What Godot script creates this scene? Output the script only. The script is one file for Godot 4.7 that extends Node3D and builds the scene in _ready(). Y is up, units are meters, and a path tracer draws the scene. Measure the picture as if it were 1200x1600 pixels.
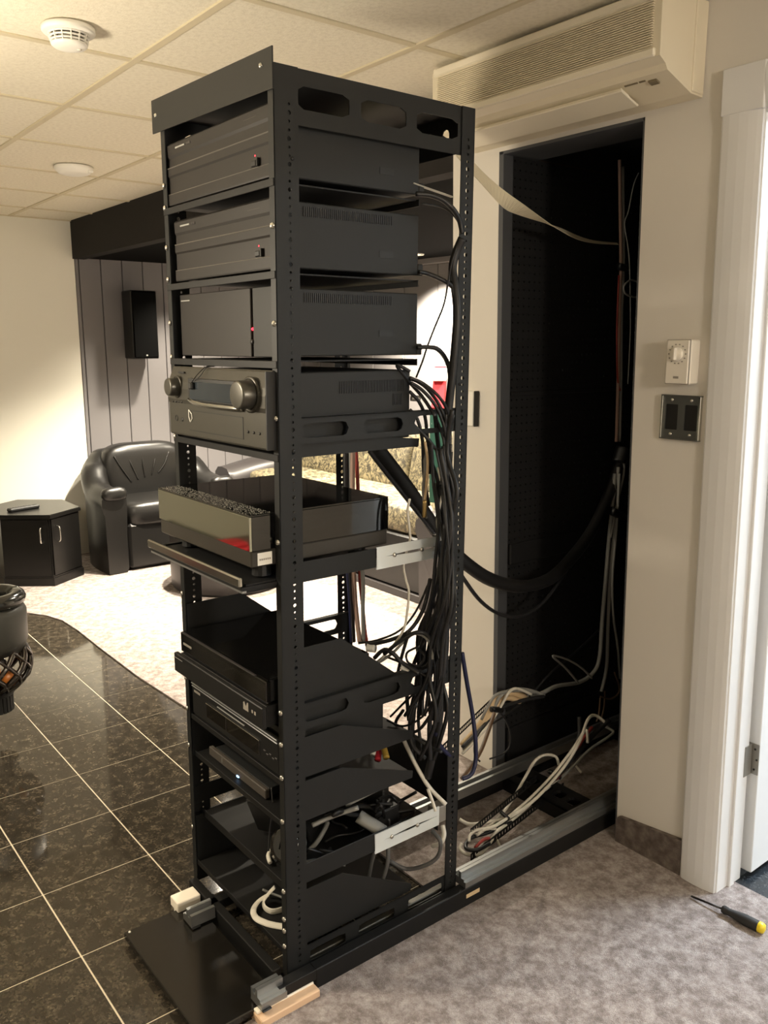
extends Node3D

# ---------------------------------------------------------------- scene set-up
const LEAN := 0.0105                      # the pulled-out rack leans a little towards the wall
var taken := {}
var org := {}
var mats := {}
var leaning := 0
var rng := RandomNumberGenerator.new()

func _ready():
	rng.seed = 77
	camera_and_light()
	make_materials()
	build_shell()
	build_alcove()
	build_closet()
	build_wall_things()
	build_far_things()
	leaning = 1
	build_rack()
	build_equipment()
	leaning = 0
	build_slide_base()
	build_floor_things()
	build_cables()

func camera_and_light():
	var cam := Camera3D.new()
	cam.name = "camera"
	cam.fov = 62.04
	cam.near = 0.05
	var yaw := 0.902683; var pitch := -0.194725; var roll := -0.001159
	var f := Vector3(cos(yaw) * cos(pitch), sin(pitch), -sin(yaw) * cos(pitch))
	var r := f.cross(Vector3.UP).normalized(); var u := r.cross(f)
	var r2 := r * cos(roll) + u * sin(roll); var u2 := u * cos(roll) - r * sin(roll)
	cam.transform = Transform3D(Basis(r2, u2, -f), Vector3(-2.031, 1.5, 0))
	add_child(cam); cam.make_current()
	var we := WorldEnvironment.new(); we.name = "world_environment"
	var e := Environment.new()
	e.background_mode = Environment.BG_COLOR; e.background_color = Color(0, 0, 0)
	e.tonemap_mode = Environment.TONE_MAPPER_LINEAR
	e.tonemap_exposure = 1.0
	e.sdfgi_enabled = true; e.ssao_enabled = true; e.ssil_enabled = true
	we.environment = e; add_child(we)

# ---------------------------------------------------------------- mesh builder (points in room metres)
class MB:
	var pts := PackedVector3Array()
	var sgs := PackedInt32Array()
	var xf := Transform3D.IDENTITY
	var lean := 0
	var smooth := -1
	func w(p: Vector3) -> Vector3:
		p = xf * p
		if lean == 2: p.z -= 0.0175 * p.y            # the partition wall is a little out of plumb
		elif lean == 1:
			p.x += 0.0105 * p.y
			p.z -= 0.016 * (p.y - 0.9) * clampf((-1.515 - p.z) / 0.5, 0.0, 1.0) * 0.9
		return p
	func tri(a: Vector3, b: Vector3, c: Vector3):          # counter-clockwise seen from outside
		pts.append(a); pts.append(c); pts.append(b)
		sgs.append(smooth); sgs.append(smooth); sgs.append(smooth)
	func quad(a, b, c, d):
		tri(a, b, c); tri(a, c, d)
	func face(p: Array, out: Vector3):                      # already in room space
		var n: Vector3 = (p[1] - p[0]).cross(p[2] - p[0])
		if n.length_squared() < 1e-16 and p.size() > 3: n = (p[2] - p[0]).cross(p[3] - p[0])
		if n.dot(out) < 0.0: p.reverse()
		for i in range(1, p.size() - 1): tri(p[0], p[i], p[i + 1])
	func box(lo: Vector3, hi: Vector3, b := 0.0):
		var c := (lo + hi) * 0.5; var h := (hi - lo).abs() * 0.5
		b = minf(b, minf(h.x, minf(h.y, h.z)) * 0.98)
		var cw := w(c)
		var P := {}
		for sx in [-1, 1]:
			for sy in [-1, 1]:
				for sz in [-1, 1]:
					P[[sx, sy, sz, 0]] = w(c + Vector3(sx * h.x, sy * (h.y - b), sz * (h.z - b)))
					P[[sx, sy, sz, 1]] = w(c + Vector3(sx * (h.x - b), sy * h.y, sz * (h.z - b)))
					P[[sx, sy, sz, 2]] = w(c + Vector3(sx * (h.x - b), sy * (h.y - b), sz * h.z))
		for s in [-1, 1]:
			var qs := [[P[[s, -1, -1, 0]], P[[s, 1, -1, 0]], P[[s, 1, 1, 0]], P[[s, -1, 1, 0]]],
				[P[[-1, s, -1, 1]], P[[1, s, -1, 1]], P[[1, s, 1, 1]], P[[-1, s, 1, 1]]],
				[P[[-1, -1, s, 2]], P[[1, -1, s, 2]], P[[1, 1, s, 2]], P[[-1, 1, s, 2]]]]
			for q in qs: face(q, (q[0] + q[1] + q[2] + q[3]) * 0.25 - cw)
		if b <= 0.0: return
		for s in [-1, 1]:
			for t in [-1, 1]:
				for q in [[P[[s, t, -1, 0]], P[[s, t, 1, 0]], P[[s, t, 1, 1]], P[[s, t, -1, 1]]],
					[P[[s, -1, t, 0]], P[[s, 1, t, 0]], P[[s, 1, t, 2]], P[[s, -1, t, 2]]],
					[P[[-1, s, t, 1]], P[[1, s, t, 1]], P[[1, s, t, 2]], P[[-1, s, t, 2]]]]:
					face(q, (q[0] + q[1] + q[2] + q[3]) * 0.25 - cw)
				for r in [-1, 1]:
					var q2 := [P[[s, t, r, 0]], P[[s, t, r, 1]], P[[s, t, r, 2]]]
					face(q2, (q2[0] + q2[1] + q2[2]) / 3.0 - cw)
	func prism(poly: PackedVector2Array, O: Vector3, U: Vector3, V: Vector3, T: Vector3):   # a flat outline with thickness T
		var idx := Geometry2D.triangulate_polygon(poly)
		var n := poly.size()
		var a: Array[Vector3] = []; var b: Array[Vector3] = []
		for p in poly:
			a.append(w(O + U * p.x + V * p.y)); b.append(w(O + U * p.x + V * p.y + T))
		var tw := (xf.basis * T)
		for i in range(0, idx.size(), 3):
			face([a[idx[i]], a[idx[i + 1]], a[idx[i + 2]]], -tw)
			face([b[idx[i]], b[idx[i + 1]], b[idx[i + 2]]], tw)
		var cc := Geometry2D.is_polygon_clockwise(poly)
		for i in n:
			var j := (i + 1) % n
			var d := poly[j] - poly[i]
			var o2 := Vector2(d.y, -d.x) * (-1.0 if cc else 1.0)
			face([a[i], a[j], b[j], b[i]], xf.basis * (U * o2.x + V * o2.y))
	func holed(O: Vector3, U: Vector3, V: Vector3, T: Vector3, u0: float, u1: float, v0: float, v1: float, cu: float, cv: float, hw: float, hh: float, r: float, n := 16):
		# one cell of a plate with a rounded hole right through it
		var angs := []
		for i in n: angs.append(TAU * i / n + 0.0001)
		for q in [Vector2(u0, v0), Vector2(u1, v0), Vector2(u1, v1), Vector2(u0, v1)]: angs.append(fposmod((q - Vector2(cu, cv)).angle(), TAU))
		angs.sort()
		var hi := []; var ho := []
		for a in angs:
			var d := Vector2(cos(a), sin(a))
			var lo := 0.0; var up := hw + hh
			for k in 16:
				var mid := (lo + up) * 0.5
				var q: Vector2 = (d * mid).abs() - Vector2(hw - r, hh - r)
				var s := Vector2(maxf(q.x, 0), maxf(q.y, 0)).length() + minf(maxf(q.x, q.y), 0.0) - r
				if s < 0: lo = mid
				else: up = mid
			hi.append(Vector2(cu, cv) + d * lo)
			var tx := 1e9; var ty := 1e9
			if absf(d.x) > 1e-6: tx = ((u1 if d.x > 0 else u0) - cu) / d.x
			if absf(d.y) > 1e-6: ty = ((v1 if d.y > 0 else v0) - cv) / d.y
			ho.append(Vector2(cu, cv) + d * minf(tx, ty))
		var m := angs.size()
		var f := func(p: Vector2, t: float) -> Vector3: return w(O + U * p.x + V * p.y + T * t)
		var tw := xf.basis * T
		for i in m:
			var j := (i + 1) % m
			for t in [0.0, 1.0]:
				face([f.call(hi[i], t), f.call(hi[j], t), f.call(ho[j], t), f.call(ho[i], t)], tw * (t - 0.5))
			var q: Vector2 = Vector2(cu, cv) - (hi[i] + hi[j]) * 0.5
			face([f.call(hi[i], 0.0), f.call(hi[j], 0.0), f.call(hi[j], 1.0), f.call(hi[i], 1.0)], xf.basis * (U * q.x + V * q.y))
	func ring(c: Vector3, a: Vector3, b: Vector3, n: int) -> Array:
		var o := []
		for i in n: o.append(w(c + a * cos(TAU * i / n) + b * sin(TAU * i / n)))
		return o
	func skin(r0: Array, r1: Array, c: Vector3):
		var n := r0.size()
		for i in n:
			var j := (i + 1) % n
			var q := [r0[i], r0[j], r1[j], r1[i]]
			var mid: Vector3 = (r0[i] + r0[j] + r1[j] + r1[i]) * 0.25
			face(q, mid - c)
	func lathe(o: Vector3, ax: Vector3, prof: Array, n := 20):     # prof: [radius, height] pairs along ax
		ax = ax.normalized()
		var a := ax.cross(Vector3.UP if absf(ax.y) < 0.9 else Vector3.RIGHT).normalized(); var b := ax.cross(a)
		var prev := []
		for k in prof.size():
			var c: Vector3 = o + ax * prof[k][1]
			var rr: float = maxf(prof[k][0], 0.00001)
			var cur := ring(c, a * rr, b * rr, n)
			if k > 0:
				var dr: float = prof[k][0] - prof[k - 1][0]; var dh: float = prof[k][1] - prof[k - 1][1]
				for i in n:
					var j := (i + 1) % n
					var th := TAU * (i + 0.5) / n
					var nn := (a * cos(th) + b * sin(th)) * dh - ax * dr
					face([prev[i], prev[j], cur[j], cur[i]], xf.basis * nn)
			prev = cur
	func cyl(p: Vector3, q: Vector3, r0: float, r1 := -1.0, n := 12):
		if r1 < 0: r1 = r0
		var h := (q - p).length()
		lathe(p, q - p, [[0.0, 0.0], [r0, 0.0], [r1, h], [0.0, h]], n)
	func tube(path: PackedVector3Array, r: float, n := 6, flat := 1.0):
		var prevn := Vector3.ZERO
		var pr := []; var pc := Vector3.ZERO
		var m := path.size()
		for k in m:
			var t := (path[mini(k + 1, m - 1)] - path[maxi(k - 1, 0)]).normalized()
			if prevn == Vector3.ZERO:
				prevn = t.cross(Vector3.UP if absf(t.y) < 0.95 else Vector3.RIGHT).normalized()
			else:
				prevn = (prevn - t * prevn.dot(t))
				prevn = prevn.normalized() if prevn.length() > 1e-5 else t.cross(Vector3.RIGHT).normalized()
			var b := t.cross(prevn)
			var cur := ring(path[k], prevn * r, b * r * flat, n)
			var cw := w(path[k])
			if k > 0: skin(pr, cur, (cw + pc) * 0.5)
			if k == 0: face(cur.duplicate(), -(xf.basis * t))
			if k == m - 1: face(cur.duplicate(), xf.basis * t)
			pr = cur; pc = cw
	func strip(path: PackedVector3Array, wd: PackedVector3Array, t: float):   # a flat band: half-width vectors along a path
		var m := path.size()
		var prev := []
		for k in m:
			var tan := (path[mini(k + 1, m - 1)] - path[maxi(k - 1, 0)]).normalized()
			var nn := tan.cross(wd[k]).normalized() * t * 0.5
			var cur := [w(path[k] - wd[k] - nn), w(path[k] + wd[k] - nn), w(path[k] + wd[k] + nn), w(path[k] - wd[k] + nn)]
			if k > 0: skin(prev, cur, (w(path[k]) + w(path[k - 1])) * 0.5)
			if k == 0: face(cur.duplicate(), -tan)
			if k == m - 1: face(cur.duplicate(), tan)
			prev = cur
	func ball(c: Vector3, r: Vector3, n := 14, p := 1.0):       # ellipsoid; p < 1 squares it into a cushion
		var rows := n / 2
		var f := func(i: int, j: int) -> Vector3:
			var th := PI * i / rows; var ph := TAU * j / n
			var d := Vector3(sin(th) * cos(ph), cos(th), sin(th) * sin(ph))
			if p != 1.0: d = Vector3(signf(d.x) * pow(absf(d.x), p), signf(d.y) * pow(absf(d.y), p), signf(d.z) * pow(absf(d.z), p))
			return w(c + d * r)
		var cw := w(c)
		for i in rows:
			for j in n:
				var q := [f.call(i, j), f.call(i, j + 1), f.call(i + 1, j + 1), f.call(i + 1, j)]
				if i == 0: q = [q[0], q[2], q[3]]
				elif i == rows - 1: q = [q[0], q[1], q[2]]
				var mid := Vector3.ZERO
				for x in q: mid += x
				face(q, mid / q.size() - cw)

func mb() -> MB:
	var m := MB.new(); m.lean = leaning
	return m

func curve(p: Array, step := 6) -> PackedVector3Array:           # smooth path through points
	var o := PackedVector3Array()
	var n := p.size()
	for i in n - 1:
		var a: Vector3 = p[maxi(i - 1, 0)]; var b: Vector3 = p[i]; var c: Vector3 = p[i + 1]; var d: Vector3 = p[mini(i + 2, n - 1)]
		for k in step: o.append(b.cubic_interpolate(c, a, d, float(k) / step))
	o.append(p[n - 1])
	return o

# ---------------------------------------------------------------- nodes
func numbered(called: String) -> String:
	if not taken.has(called):
		taken[called] = 0
		return called
	taken[called] += 1
	return "%s_%03d" % [called, taken[called]]

func tag(o: Node, label := "", category := "", group := "", kind := ""):
	if label: o.set_meta("label", label)
	if category: o.set_meta("category", category)
	if group: o.set_meta("group", group)
	if kind: o.set_meta("kind", kind)

func at_lean(p: Vector3) -> Vector3:
	return mb().w(p)

func thing(called: String, label: String, category: String, base: Vector3, group := "") -> Node3D:
	var o := Node3D.new(); o.name = numbered(called)
	var b := at_lean(base)
	o.position = b; org[o] = b
	add_child(o, true); tag(o, label, category, group)
	return o

func mesh_of(m: MB, off: Vector3) -> ArrayMesh:
	var st := SurfaceTool.new(); st.begin(Mesh.PRIMITIVE_TRIANGLES)
	for i in m.pts.size():
		st.set_smooth_group(m.sgs[i]); st.add_vertex(m.pts[i] - off)
	st.generate_normals(); st.index()
	return st.commit()

func put(called: String, m: MB, material: Material, parent: Node = null) -> MeshInstance3D:
	var o := MeshInstance3D.new()
	var lo := Vector3.INF; var hi := -Vector3.INF
	for p in m.pts: lo = lo.min(p); hi = hi.max(p)
	var b := Vector3((lo.x + hi.x) * 0.5, lo.y, (lo.z + hi.z) * 0.5)
	o.mesh = mesh_of(m, b); o.material_override = material
	var po := Vector3.ZERO
	if parent: po = org[parent]
	o.position = b - po; org[o] = b
	o.cast_shadow = GeometryInstance3D.SHADOW_CASTING_SETTING_ON
	if parent == null:
		o.name = numbered(called); add_child(o, true)
	else:
		o.name = called; parent.add_child(o, true)
	return o

func struct(called: String, m: MB, material: Material) -> MeshInstance3D:
	var o := put(called, m, material); tag(o, "", "", "", "structure"); return o

func bx(lo: Vector3, hi: Vector3, b := 0.0) -> MB:
	var m := mb(); m.box(lo, hi, b); return m

func text_at(s: String, size: float, depth: float, xf: Transform3D, material: Material, parent: Node, called := "lettering"):
	var t := TextMesh.new(); t.text = s
	var f := SystemFont.new(); f.font_names = PackedStringArray(["Droid Sans"]); t.font = f
	t.font_size = 32; t.pixel_size = size / 32.0; t.depth = depth
	var o := MeshInstance3D.new(); o.mesh = t; o.material_override = material; o.name = called
	o.transform = Transform3D(xf.basis, at_lean(xf.origin) - org[parent])
	parent.add_child(o, true)
	org[o] = at_lean(xf.origin)

# ---------------------------------------------------------------- materials
func col(r: int, g: int, b: int) -> Color:
	return Color(r / 255.0, g / 255.0, b / 255.0)

func mat(called: String, c: Color, rough := 0.6, metal := 0.0, spec := 0.5) -> StandardMaterial3D:
	var m := StandardMaterial3D.new()
	m.albedo_color = c; m.roughness = rough; m.metallic = metal; m.metallic_specular = spec
	mats[called] = m
	return m

func noise_tex(seed_: int, freq: float, ramp: Array, size := 512, kind := FastNoiseLite.TYPE_SIMPLEX_SMOOTH, normal := false, bump := 2.0, octaves := 4, gain := 0.5) -> NoiseTexture2D:
	var n := FastNoiseLite.new(); n.seed = seed_; n.frequency = freq; n.noise_type = kind; n.fractal_octaves = octaves; n.fractal_gain = gain
	var t := NoiseTexture2D.new(); t.width = size; t.height = size; t.seamless = true; t.noise = n
	if normal:
		t.as_normal_map = true; t.bump_strength = bump
	else:
		var g := Gradient.new()
		var offs := PackedFloat32Array(); var cols := PackedColorArray()
		for r in ramp: offs.append(r[0]); cols.append(r[1])
		g.offsets = offs; g.colors = cols; t.color_ramp = g
	return t

func tri_planar(m: StandardMaterial3D, scale: float):
	m.uv1_triplanar = true; m.uv1_world_triplanar = true; m.uv1_scale = Vector3.ONE * scale

func granite(base: Color, fleck: Color, bright: Color, seed_: int) -> ImageTexture:
	var n1 := FastNoiseLite.new(); n1.seed = seed_; n1.frequency = 0.022; n1.fractal_octaves = 4
	var n2 := FastNoiseLite.new(); n2.seed = seed_ + 1; n2.noise_type = FastNoiseLite.TYPE_CELLULAR; n2.frequency = 0.2; n2.cellular_return_type = FastNoiseLite.RETURN_CELL_VALUE
	var n3 := FastNoiseLite.new(); n3.seed = seed_ + 2; n3.noise_type = FastNoiseLite.TYPE_CELLULAR; n3.frequency = 0.2; n3.cellular_return_type = FastNoiseLite.RETURN_CELL_VALUE
	var im := Image.create(512, 512, true, Image.FORMAT_RGB8)
	for y in 512:
		for x in 512:
			var c := base
			var a := n2.get_noise_2d(x, y) * 0.5 + 0.5
			c = c.lerp(fleck, clampf(a * a * (0.55 + n1.get_noise_2d(x, y)), 0.0, 1.0))
			var s := n3.get_noise_2d(x, y)
			if s > 0.74: c = c.lerp(bright, 0.25 + 0.6 * (s - 0.74) / 0.26)
			elif s < -0.7: c = c.darkened(0.45)
			im.set_pixel(x, y, c)
	im.generate_mipmaps()
	return ImageTexture.create_from_image(im)

func brocade() -> ImageTexture:
	var n := FastNoiseLite.new(); n.seed = 5; n.frequency = 0.012; n.fractal_octaves = 2
	n.domain_warp_enabled = true; n.domain_warp_amplitude = 60.0; n.domain_warp_frequency = 0.012
	var im := Image.create(512, 512, true, Image.FORMAT_RGB8)
	for y in 512:
		for x in 512:
			var v := n.get_noise_2d(x, y)
			var s := absf(fmod(absf(v) * 6.0, 2.0) - 1.0)
			var c := col(34, 31, 23).lerp(col(128, 118, 90), smoothstep(0.25, 0.7, s))
			c = c.lerp(col(70, 63, 46), 0.12)
			im.set_pixel(x, y, c)
	im.generate_mipmaps()
	return ImageTexture.create_from_image(im)

func glow(called: String, c: Color, e: float):
	var m := mat(called, c, 0.4)
	m.emission_enabled = true; m.emission = c; m.emission_energy_multiplier = e

func make_materials():
	mat("wall", col(216, 211, 202), 0.85)
	mat("wall_far", col(222, 220, 209), 0.85)
	mat("trim", col(222, 222, 222), 0.45)
	mat("door", col(228, 230, 232), 0.4)
	mat("grid", col(205, 194, 166), 0.6)
	var c := mat("ceiling", col(255, 255, 255), 0.95)
	c.albedo_texture = noise_tex(3, 0.05, [[0.0, col(216, 209, 190)], [0.5, col(228, 221, 202)], [1.0, col(234, 228, 210)]]); tri_planar(c, 2.0)
	c.normal_enabled = true; c.normal_scale = 0.3; c.normal_texture = noise_tex(4, 0.12, [], 512, FastNoiseLite.TYPE_SIMPLEX_SMOOTH, true, 2.0)
	c = mat("carpet", col(255, 255, 255), 1.0, 0.0, 0.1)
	c.albedo_texture = noise_tex(8, 0.009, [[0.0, col(112, 103, 98)], [0.38, col(141, 131, 126)], [0.5, col(152, 142, 137)], [0.65, col(163, 154, 149)], [1.0, col(190, 181, 176)]], 1024, FastNoiseLite.TYPE_SIMPLEX, false, 2.0, 7, 0.78); tri_planar(c, 1.6)
	c.normal_enabled = true; c.normal_scale = 0.8; c.normal_texture = noise_tex(9, 0.16, [], 1024, FastNoiseLite.TYPE_SIMPLEX_SMOOTH, true, 6.0)
	c = mat("carpet_base", col(255, 255, 255), 1.0, 0.0, 0.1)
	c.albedo_texture = noise_tex(18, 0.03, [[0.0, col(84, 76, 70)], [0.5, col(112, 102, 96)], [1.0, col(140, 130, 122)]]); tri_planar(c, 1.6)
	c.normal_enabled = true; c.normal_texture = mats.carpet.normal_texture
	for k in 3:
		c = mat("tile%d" % k, col(255, 255, 255), 0.06, 0.0, 0.6)
		c.albedo_texture = granite(col(44, 40, 34), col(128, 116, 97), col(214, 202, 180), 30 + 7 * k); tri_planar(c, 1.7)
		c.uv1_offset = Vector3(0.37 * k, 0.61 * k, 0.23 * k)
	c = mat("terrazzo", col(255, 255, 255), 0.15)
	c.albedo_texture = granite(col(34, 38, 42), col(80, 86, 90), col(220, 222, 222), 91); tri_planar(c, 1.7)
	mat("grout", col(214, 204, 182), 0.9)
	mat("soffit", col(40, 38, 37), 0.8, 0.0, 0.3)
	mat("alcove_ceiling", col(9, 9, 9), 0.9, 0.0, 0.2)
	mat("board", col(112, 109, 110), 0.62)
	mat("groove", col(30, 29, 29), 0.9)
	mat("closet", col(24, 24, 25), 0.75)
	mat("closet_frame", col(74, 76, 80), 0.6)
	mat("peg", col(15, 15, 16), 0.7)
	mat("peg_back", col(58, 44, 34), 0.9)
	mat("rack", col(29, 30, 30), 0.5, 0.0, 0.4)
	mat("rack_in", col(20, 20, 20), 0.55, 0.0, 0.4)
	mat("face", col(36, 33, 31), 0.5, 0.0, 0.4)
	mat("face_light", col(74, 69, 64), 0.5, 0.0, 0.4)
	mat("case", col(33, 34, 34), 0.55, 0.0, 0.4)
	mat("black", col(14, 14, 14), 0.5)
	mat("gloss", col(10, 10, 10), 0.06, 0.0, 0.8)
	mat("receiver", col(74, 72, 66), 0.4, 0.6)
	mat("screen", col(52, 58, 64), 0.15, 0.2)
	mat("mirror", col(186, 188, 176), 0.05, 1.0)
	mat("chrome", col(205, 205, 200), 0.18, 1.0)
	mat("alu", col(176, 178, 178), 0.36, 0.9)
	mat("zinc", col(214, 220, 220), 0.5, 0.1)
	mat("screw", col(190, 188, 180), 0.25, 0.9)
	mat("cable", col(20, 20, 21), 0.45)
	mat("cable_dark", col(34, 34, 36), 0.5)
	mat("cable_white", col(214, 210, 198), 0.5)
	mat("cable_gray", col(140, 140, 136), 0.5)
	mat("cable_beige", col(206, 180, 142), 0.5)
	mat("cable_pink", col(178, 148, 134), 0.5)
	mat("cable_red", col(150, 52, 46), 0.5)
	mat("cable_blue", col(26, 30, 66), 0.45)
	mat("cable_brown", col(92, 70, 50), 0.5)
	mat("white", col(236, 234, 226), 0.5)
	mat("ac", col(224, 214, 190), 0.42)
	mat("ac_light", col(232, 224, 204), 0.42)
	mat("print", col(120, 108, 84), 0.6)
	mat("plate_white", col(228, 222, 210), 0.4)
	mat("print_gray", col(150, 144, 134), 0.6)
	mat("leather", col(19, 18, 17), 0.36, 0.0, 0.5)
	mat("leather_gray", col(46, 43, 43), 0.38, 0.0, 0.5)
	mat("cabinet", col(17, 16, 15), 0.3, 0.0, 0.4)
	mat("pool_rail", col(34, 34, 31), 0.16, 0.0, 0.6)
	mat("pool_apron", col(56, 56, 52), 0.45)
	mat("pocket", col(30, 22, 17), 0.14, 0.0, 0.8)
	mat("speaker_cloth", col(12, 12, 12), 0.95, 0.0, 0.1)
	mat("plinth", col(58, 55, 50), 0.35, 0.3)
	mat("knob", col(92, 90, 84), 0.32, 0.7)
	mat("chrome_dark", col(70, 68, 62), 0.3, 0.6)
	mat("dust_haze", col(168, 166, 156), 0.9)  # dust tone, brightened to carry the hazy reflection as well
	mat("edge", col(86, 82, 76), 0.35)  # lighter tone that paints the highlight along the amplifier ledges
	mat("table_top", col(46, 44, 40), 0.2)
	mat("plate_gloss", col(30, 28, 25), 0.14, 0.2, 0.6)
	mat("rubber", col(34, 33, 31), 0.6)
	mat("steel_dark", col(50, 46, 44), 0.4, 0.7)
	mat("felt", col(158, 154, 130), 0.95)
	mat("cable_loom", col(15, 15, 16), 0.6)
	mat("cable_ribbon", col(222, 212, 184), 0.5)
	mat("cable_mid", col(78, 78, 78), 0.5)
	mat("brass", col(176, 150, 96), 0.35, 0.8)
	mat("yellow_dim", col(170, 140, 60), 0.5)
	mat("orange", col(176, 104, 40), 0.4)
	mat("wood", col(222, 188, 154), 0.65)
	mat("wood_pale", col(250, 242, 226), 0.65)
	mat("yellow", col(226, 198, 40), 0.35)
	mat("steel", col(150, 147, 140), 0.35, 0.5)
	mat("red", col(176, 28, 42), 0.6)
	mat("green", col(20, 66, 54), 0.6)
	mat("peach", col(206, 168, 130), 0.7)
	c = mat("brocade", col(255, 255, 255), 0.6)
	c.albedo_texture = brocade(); tri_planar(c, 1.0)
	c = mat("acrylic", Color(0.03, 0.03, 0.032, 0.86), 0.05, 0.0, 0.7)
	c.transparency = BaseMaterial3D.TRANSPARENCY_ALPHA
	glow("led_red", col(255, 40, 60), 4.0)
	glow("led_blue", col(150, 200, 255), 3.0)
	glow("lamp", col(255, 226, 178), 2.0)  # glow of the added globe lamps
	glow("lamp_cool", col(236, 244, 255), 1.6)
	mat("plate_metal", col(120, 122, 120), 0.35, 0.85)
	glow("lamp_hot", col(255, 232, 190), 4.0)

# ---------------------------------------------------------------- the room
const H := 2.32

func build_shell():
	# floor: carpet, granite tiles with grout, doorway terrazzo
	var floor_ := Node3D.new(); floor_.name = "floor"; add_child(floor_); tag(floor_, "", "", "", "structure"); org[floor_] = Vector3.ZERO
	var region := PackedVector2Array([Vector2(-4.6, -1.49), Vector2(-0.62, -1.49), Vector2(-0.61, -2.2), Vector2(-0.61, -3.1), Vector2(-0.635, -3.6), Vector2(-0.635, -4.1), Vector2(-0.63, -4.4), Vector2(-0.64, -4.63), Vector2(-0.68, -4.77), Vector2(-0.745, -4.88), Vector2(-0.85, -4.97), Vector2(-1.0, -5.04), Vector2(-1.4, -5.1), Vector2(-4.6, -5.1)])
	var m := mb()
	var slab := PackedVector2Array([Vector2(-4.6, -6.08), Vector2(2.05, -6.08), Vector2(2.05, -2.2), Vector2(1.0, -2.2), Vector2(1.0, -1.3), Vector2(0.09, -1.3), Vector2(0.085, -1.1), Vector2(0.1, -0.3), Vector2(0, -0.3), Vector2(0, 2.2), Vector2(-4.6, 2.2)])
	for p in Geometry2D.clip_polygons(slab, region):
		m.prism(p, Vector3(0, -0.03, 0), Vector3.RIGHT, Vector3.BACK, Vector3(0, 0.037, 0))
	put("carpet", m, mats.carpet, floor_)
	m = mb()
	for p in Geometry2D.offset_polygon(region, 0.02): m.prism(p, Vector3(0, -0.04, 0), Vector3.RIGHT, Vector3.BACK, Vector3(0, 0.0385, 0))
	put("grout", m, mats.grout, floor_)
	var k := 0
	for i in range(-11, 3):
		for j in range(-12, 1):
			var x0 := -1.157 + 0.3085 * (i - 1); var z0 := -2.2475 + 0.3075 * (j + 2)
			var g := 0.0022
			var sq := PackedVector2Array([Vector2(x0 + g, z0 + g), Vector2(x0 + 0.3085 - g, z0 + g), Vector2(x0 + 0.3085 - g, z0 + 0.3075 - g), Vector2(x0 + g, z0 + 0.3075 - g)])
			for q in Geometry2D.intersect_polygons(sq, region):
				m = mb()
				m.prism(q, Vector3(0, -0.03, 0), Vector3.RIGHT, Vector3.BACK, Vector3(0, 0.03, 0))
				put("tile", m, mats["tile%d" % (absi(i * 7 + j * 5) % 3)], floor_)
				k += 1
	m = mb(); m.prism(PackedVector2Array([Vector2(0.1, -0.3), Vector2(0.085, -1.1), Vector2(0.09, -1.3), Vector2(2.6, -1.3), Vector2(2.6, 1.5), Vector2(0.0, 1.5), Vector2(0.0, -0.3)]), Vector3(0, -0.03, 0), Vector3.RIGHT, Vector3.BACK, Vector3(0, 0.03, 0))
	put("terrazzo", m, mats.terrazzo, floor_)
	struct("floor_slab", bx(Vector3(-4.8, -0.2, -6.4), Vector3(2.8, -0.035, 2.4)), mats.groove)

	# ceiling: panels laid in a tee grid
	var ceil_ := Node3D.new(); ceil_.name = "ceiling"; add_child(ceil_); tag(ceil_, "", "", "", "structure"); org[ceil_] = Vector3.ZERO
	var gx := []
	for i in range(-6, 2): gx.append(-0.345 + 0.575 * i)
	var gz := []
	for j in range(-8, 8): gz.append(-1.985 + 0.6125 * j)
	gx[0] = -4.6
	for i in gx.size():
		var x0: float = gx[i]; var x1: float = gx[i + 1] if i + 1 < gx.size() else 0.06
		x1 = minf(x1, 0.06)
		if x0 >= 0.05: continue
		for j in gz.size():
			var z0: float = maxf(gz[j], -6.08); var z1: float = minf(gz[j] + 0.6125, 2.2)
			if z1 - z0 < 0.02 or x1 - x0 < 0.02: continue
			put("ceiling_panel", bx(Vector3(x0 + 0.011, H + 0.004 + rng.randf() * 0.001, z0 + 0.011), Vector3(x1 - 0.011, H + 0.018, z1 - 0.011)), mats.ceiling, ceil_)
	for x in gx:
		if x > -4.5 and x < 0: put("grid_bar", bx(Vector3(x - 0.012, H - 0.001, -6.08), Vector3(x + 0.012, H + 0.02, 2.2), 0.001), mats.grid, ceil_)
	for z in gz:
		if z > -6.05 and z < 2.1: put("grid_bar", bx(Vector3(-4.6, H, z - 0.012), Vector3(0.06, H + 0.019, z + 0.012), 0.001), mats.grid, ceil_)
	put("wall_angle", bx(Vector3(-4.6, H, -6.08), Vector3(0.06, H + 0.004, -6.058)), mats.grid, ceil_)
	put("ceiling_slab", bx(Vector3(-4.8, H + 0.02, -6.4), Vector3(2.8, H + 0.2, 2.4)), mats.wall, ceil_)

	# outer walls
	struct("wall_far", bx(Vector3(-4.8, 0, -6.28), Vector3(0.06, H + 0.02, -6.08)), mats.wall_far)
	struct("wall_left", bx(Vector3(-4.8, 0, -6.28), Vector3(-4.6, H + 0.02, 2.4)), mats.wall_far)
	struct("wall_near", bx(Vector3(-4.6, 0, 2.2), Vector3(0.2, H + 0.02, 2.4)), mats.wall)

	# the partition with the equipment opening and the doorway
	leaning = 2
	m = mb()
	var zz := func(poly: Array): m.prism(PackedVector2Array(poly), Vector3(0, 0, 0), Vector3.BACK, Vector3.UP, Vector3(0.12, 0, 0))
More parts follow.
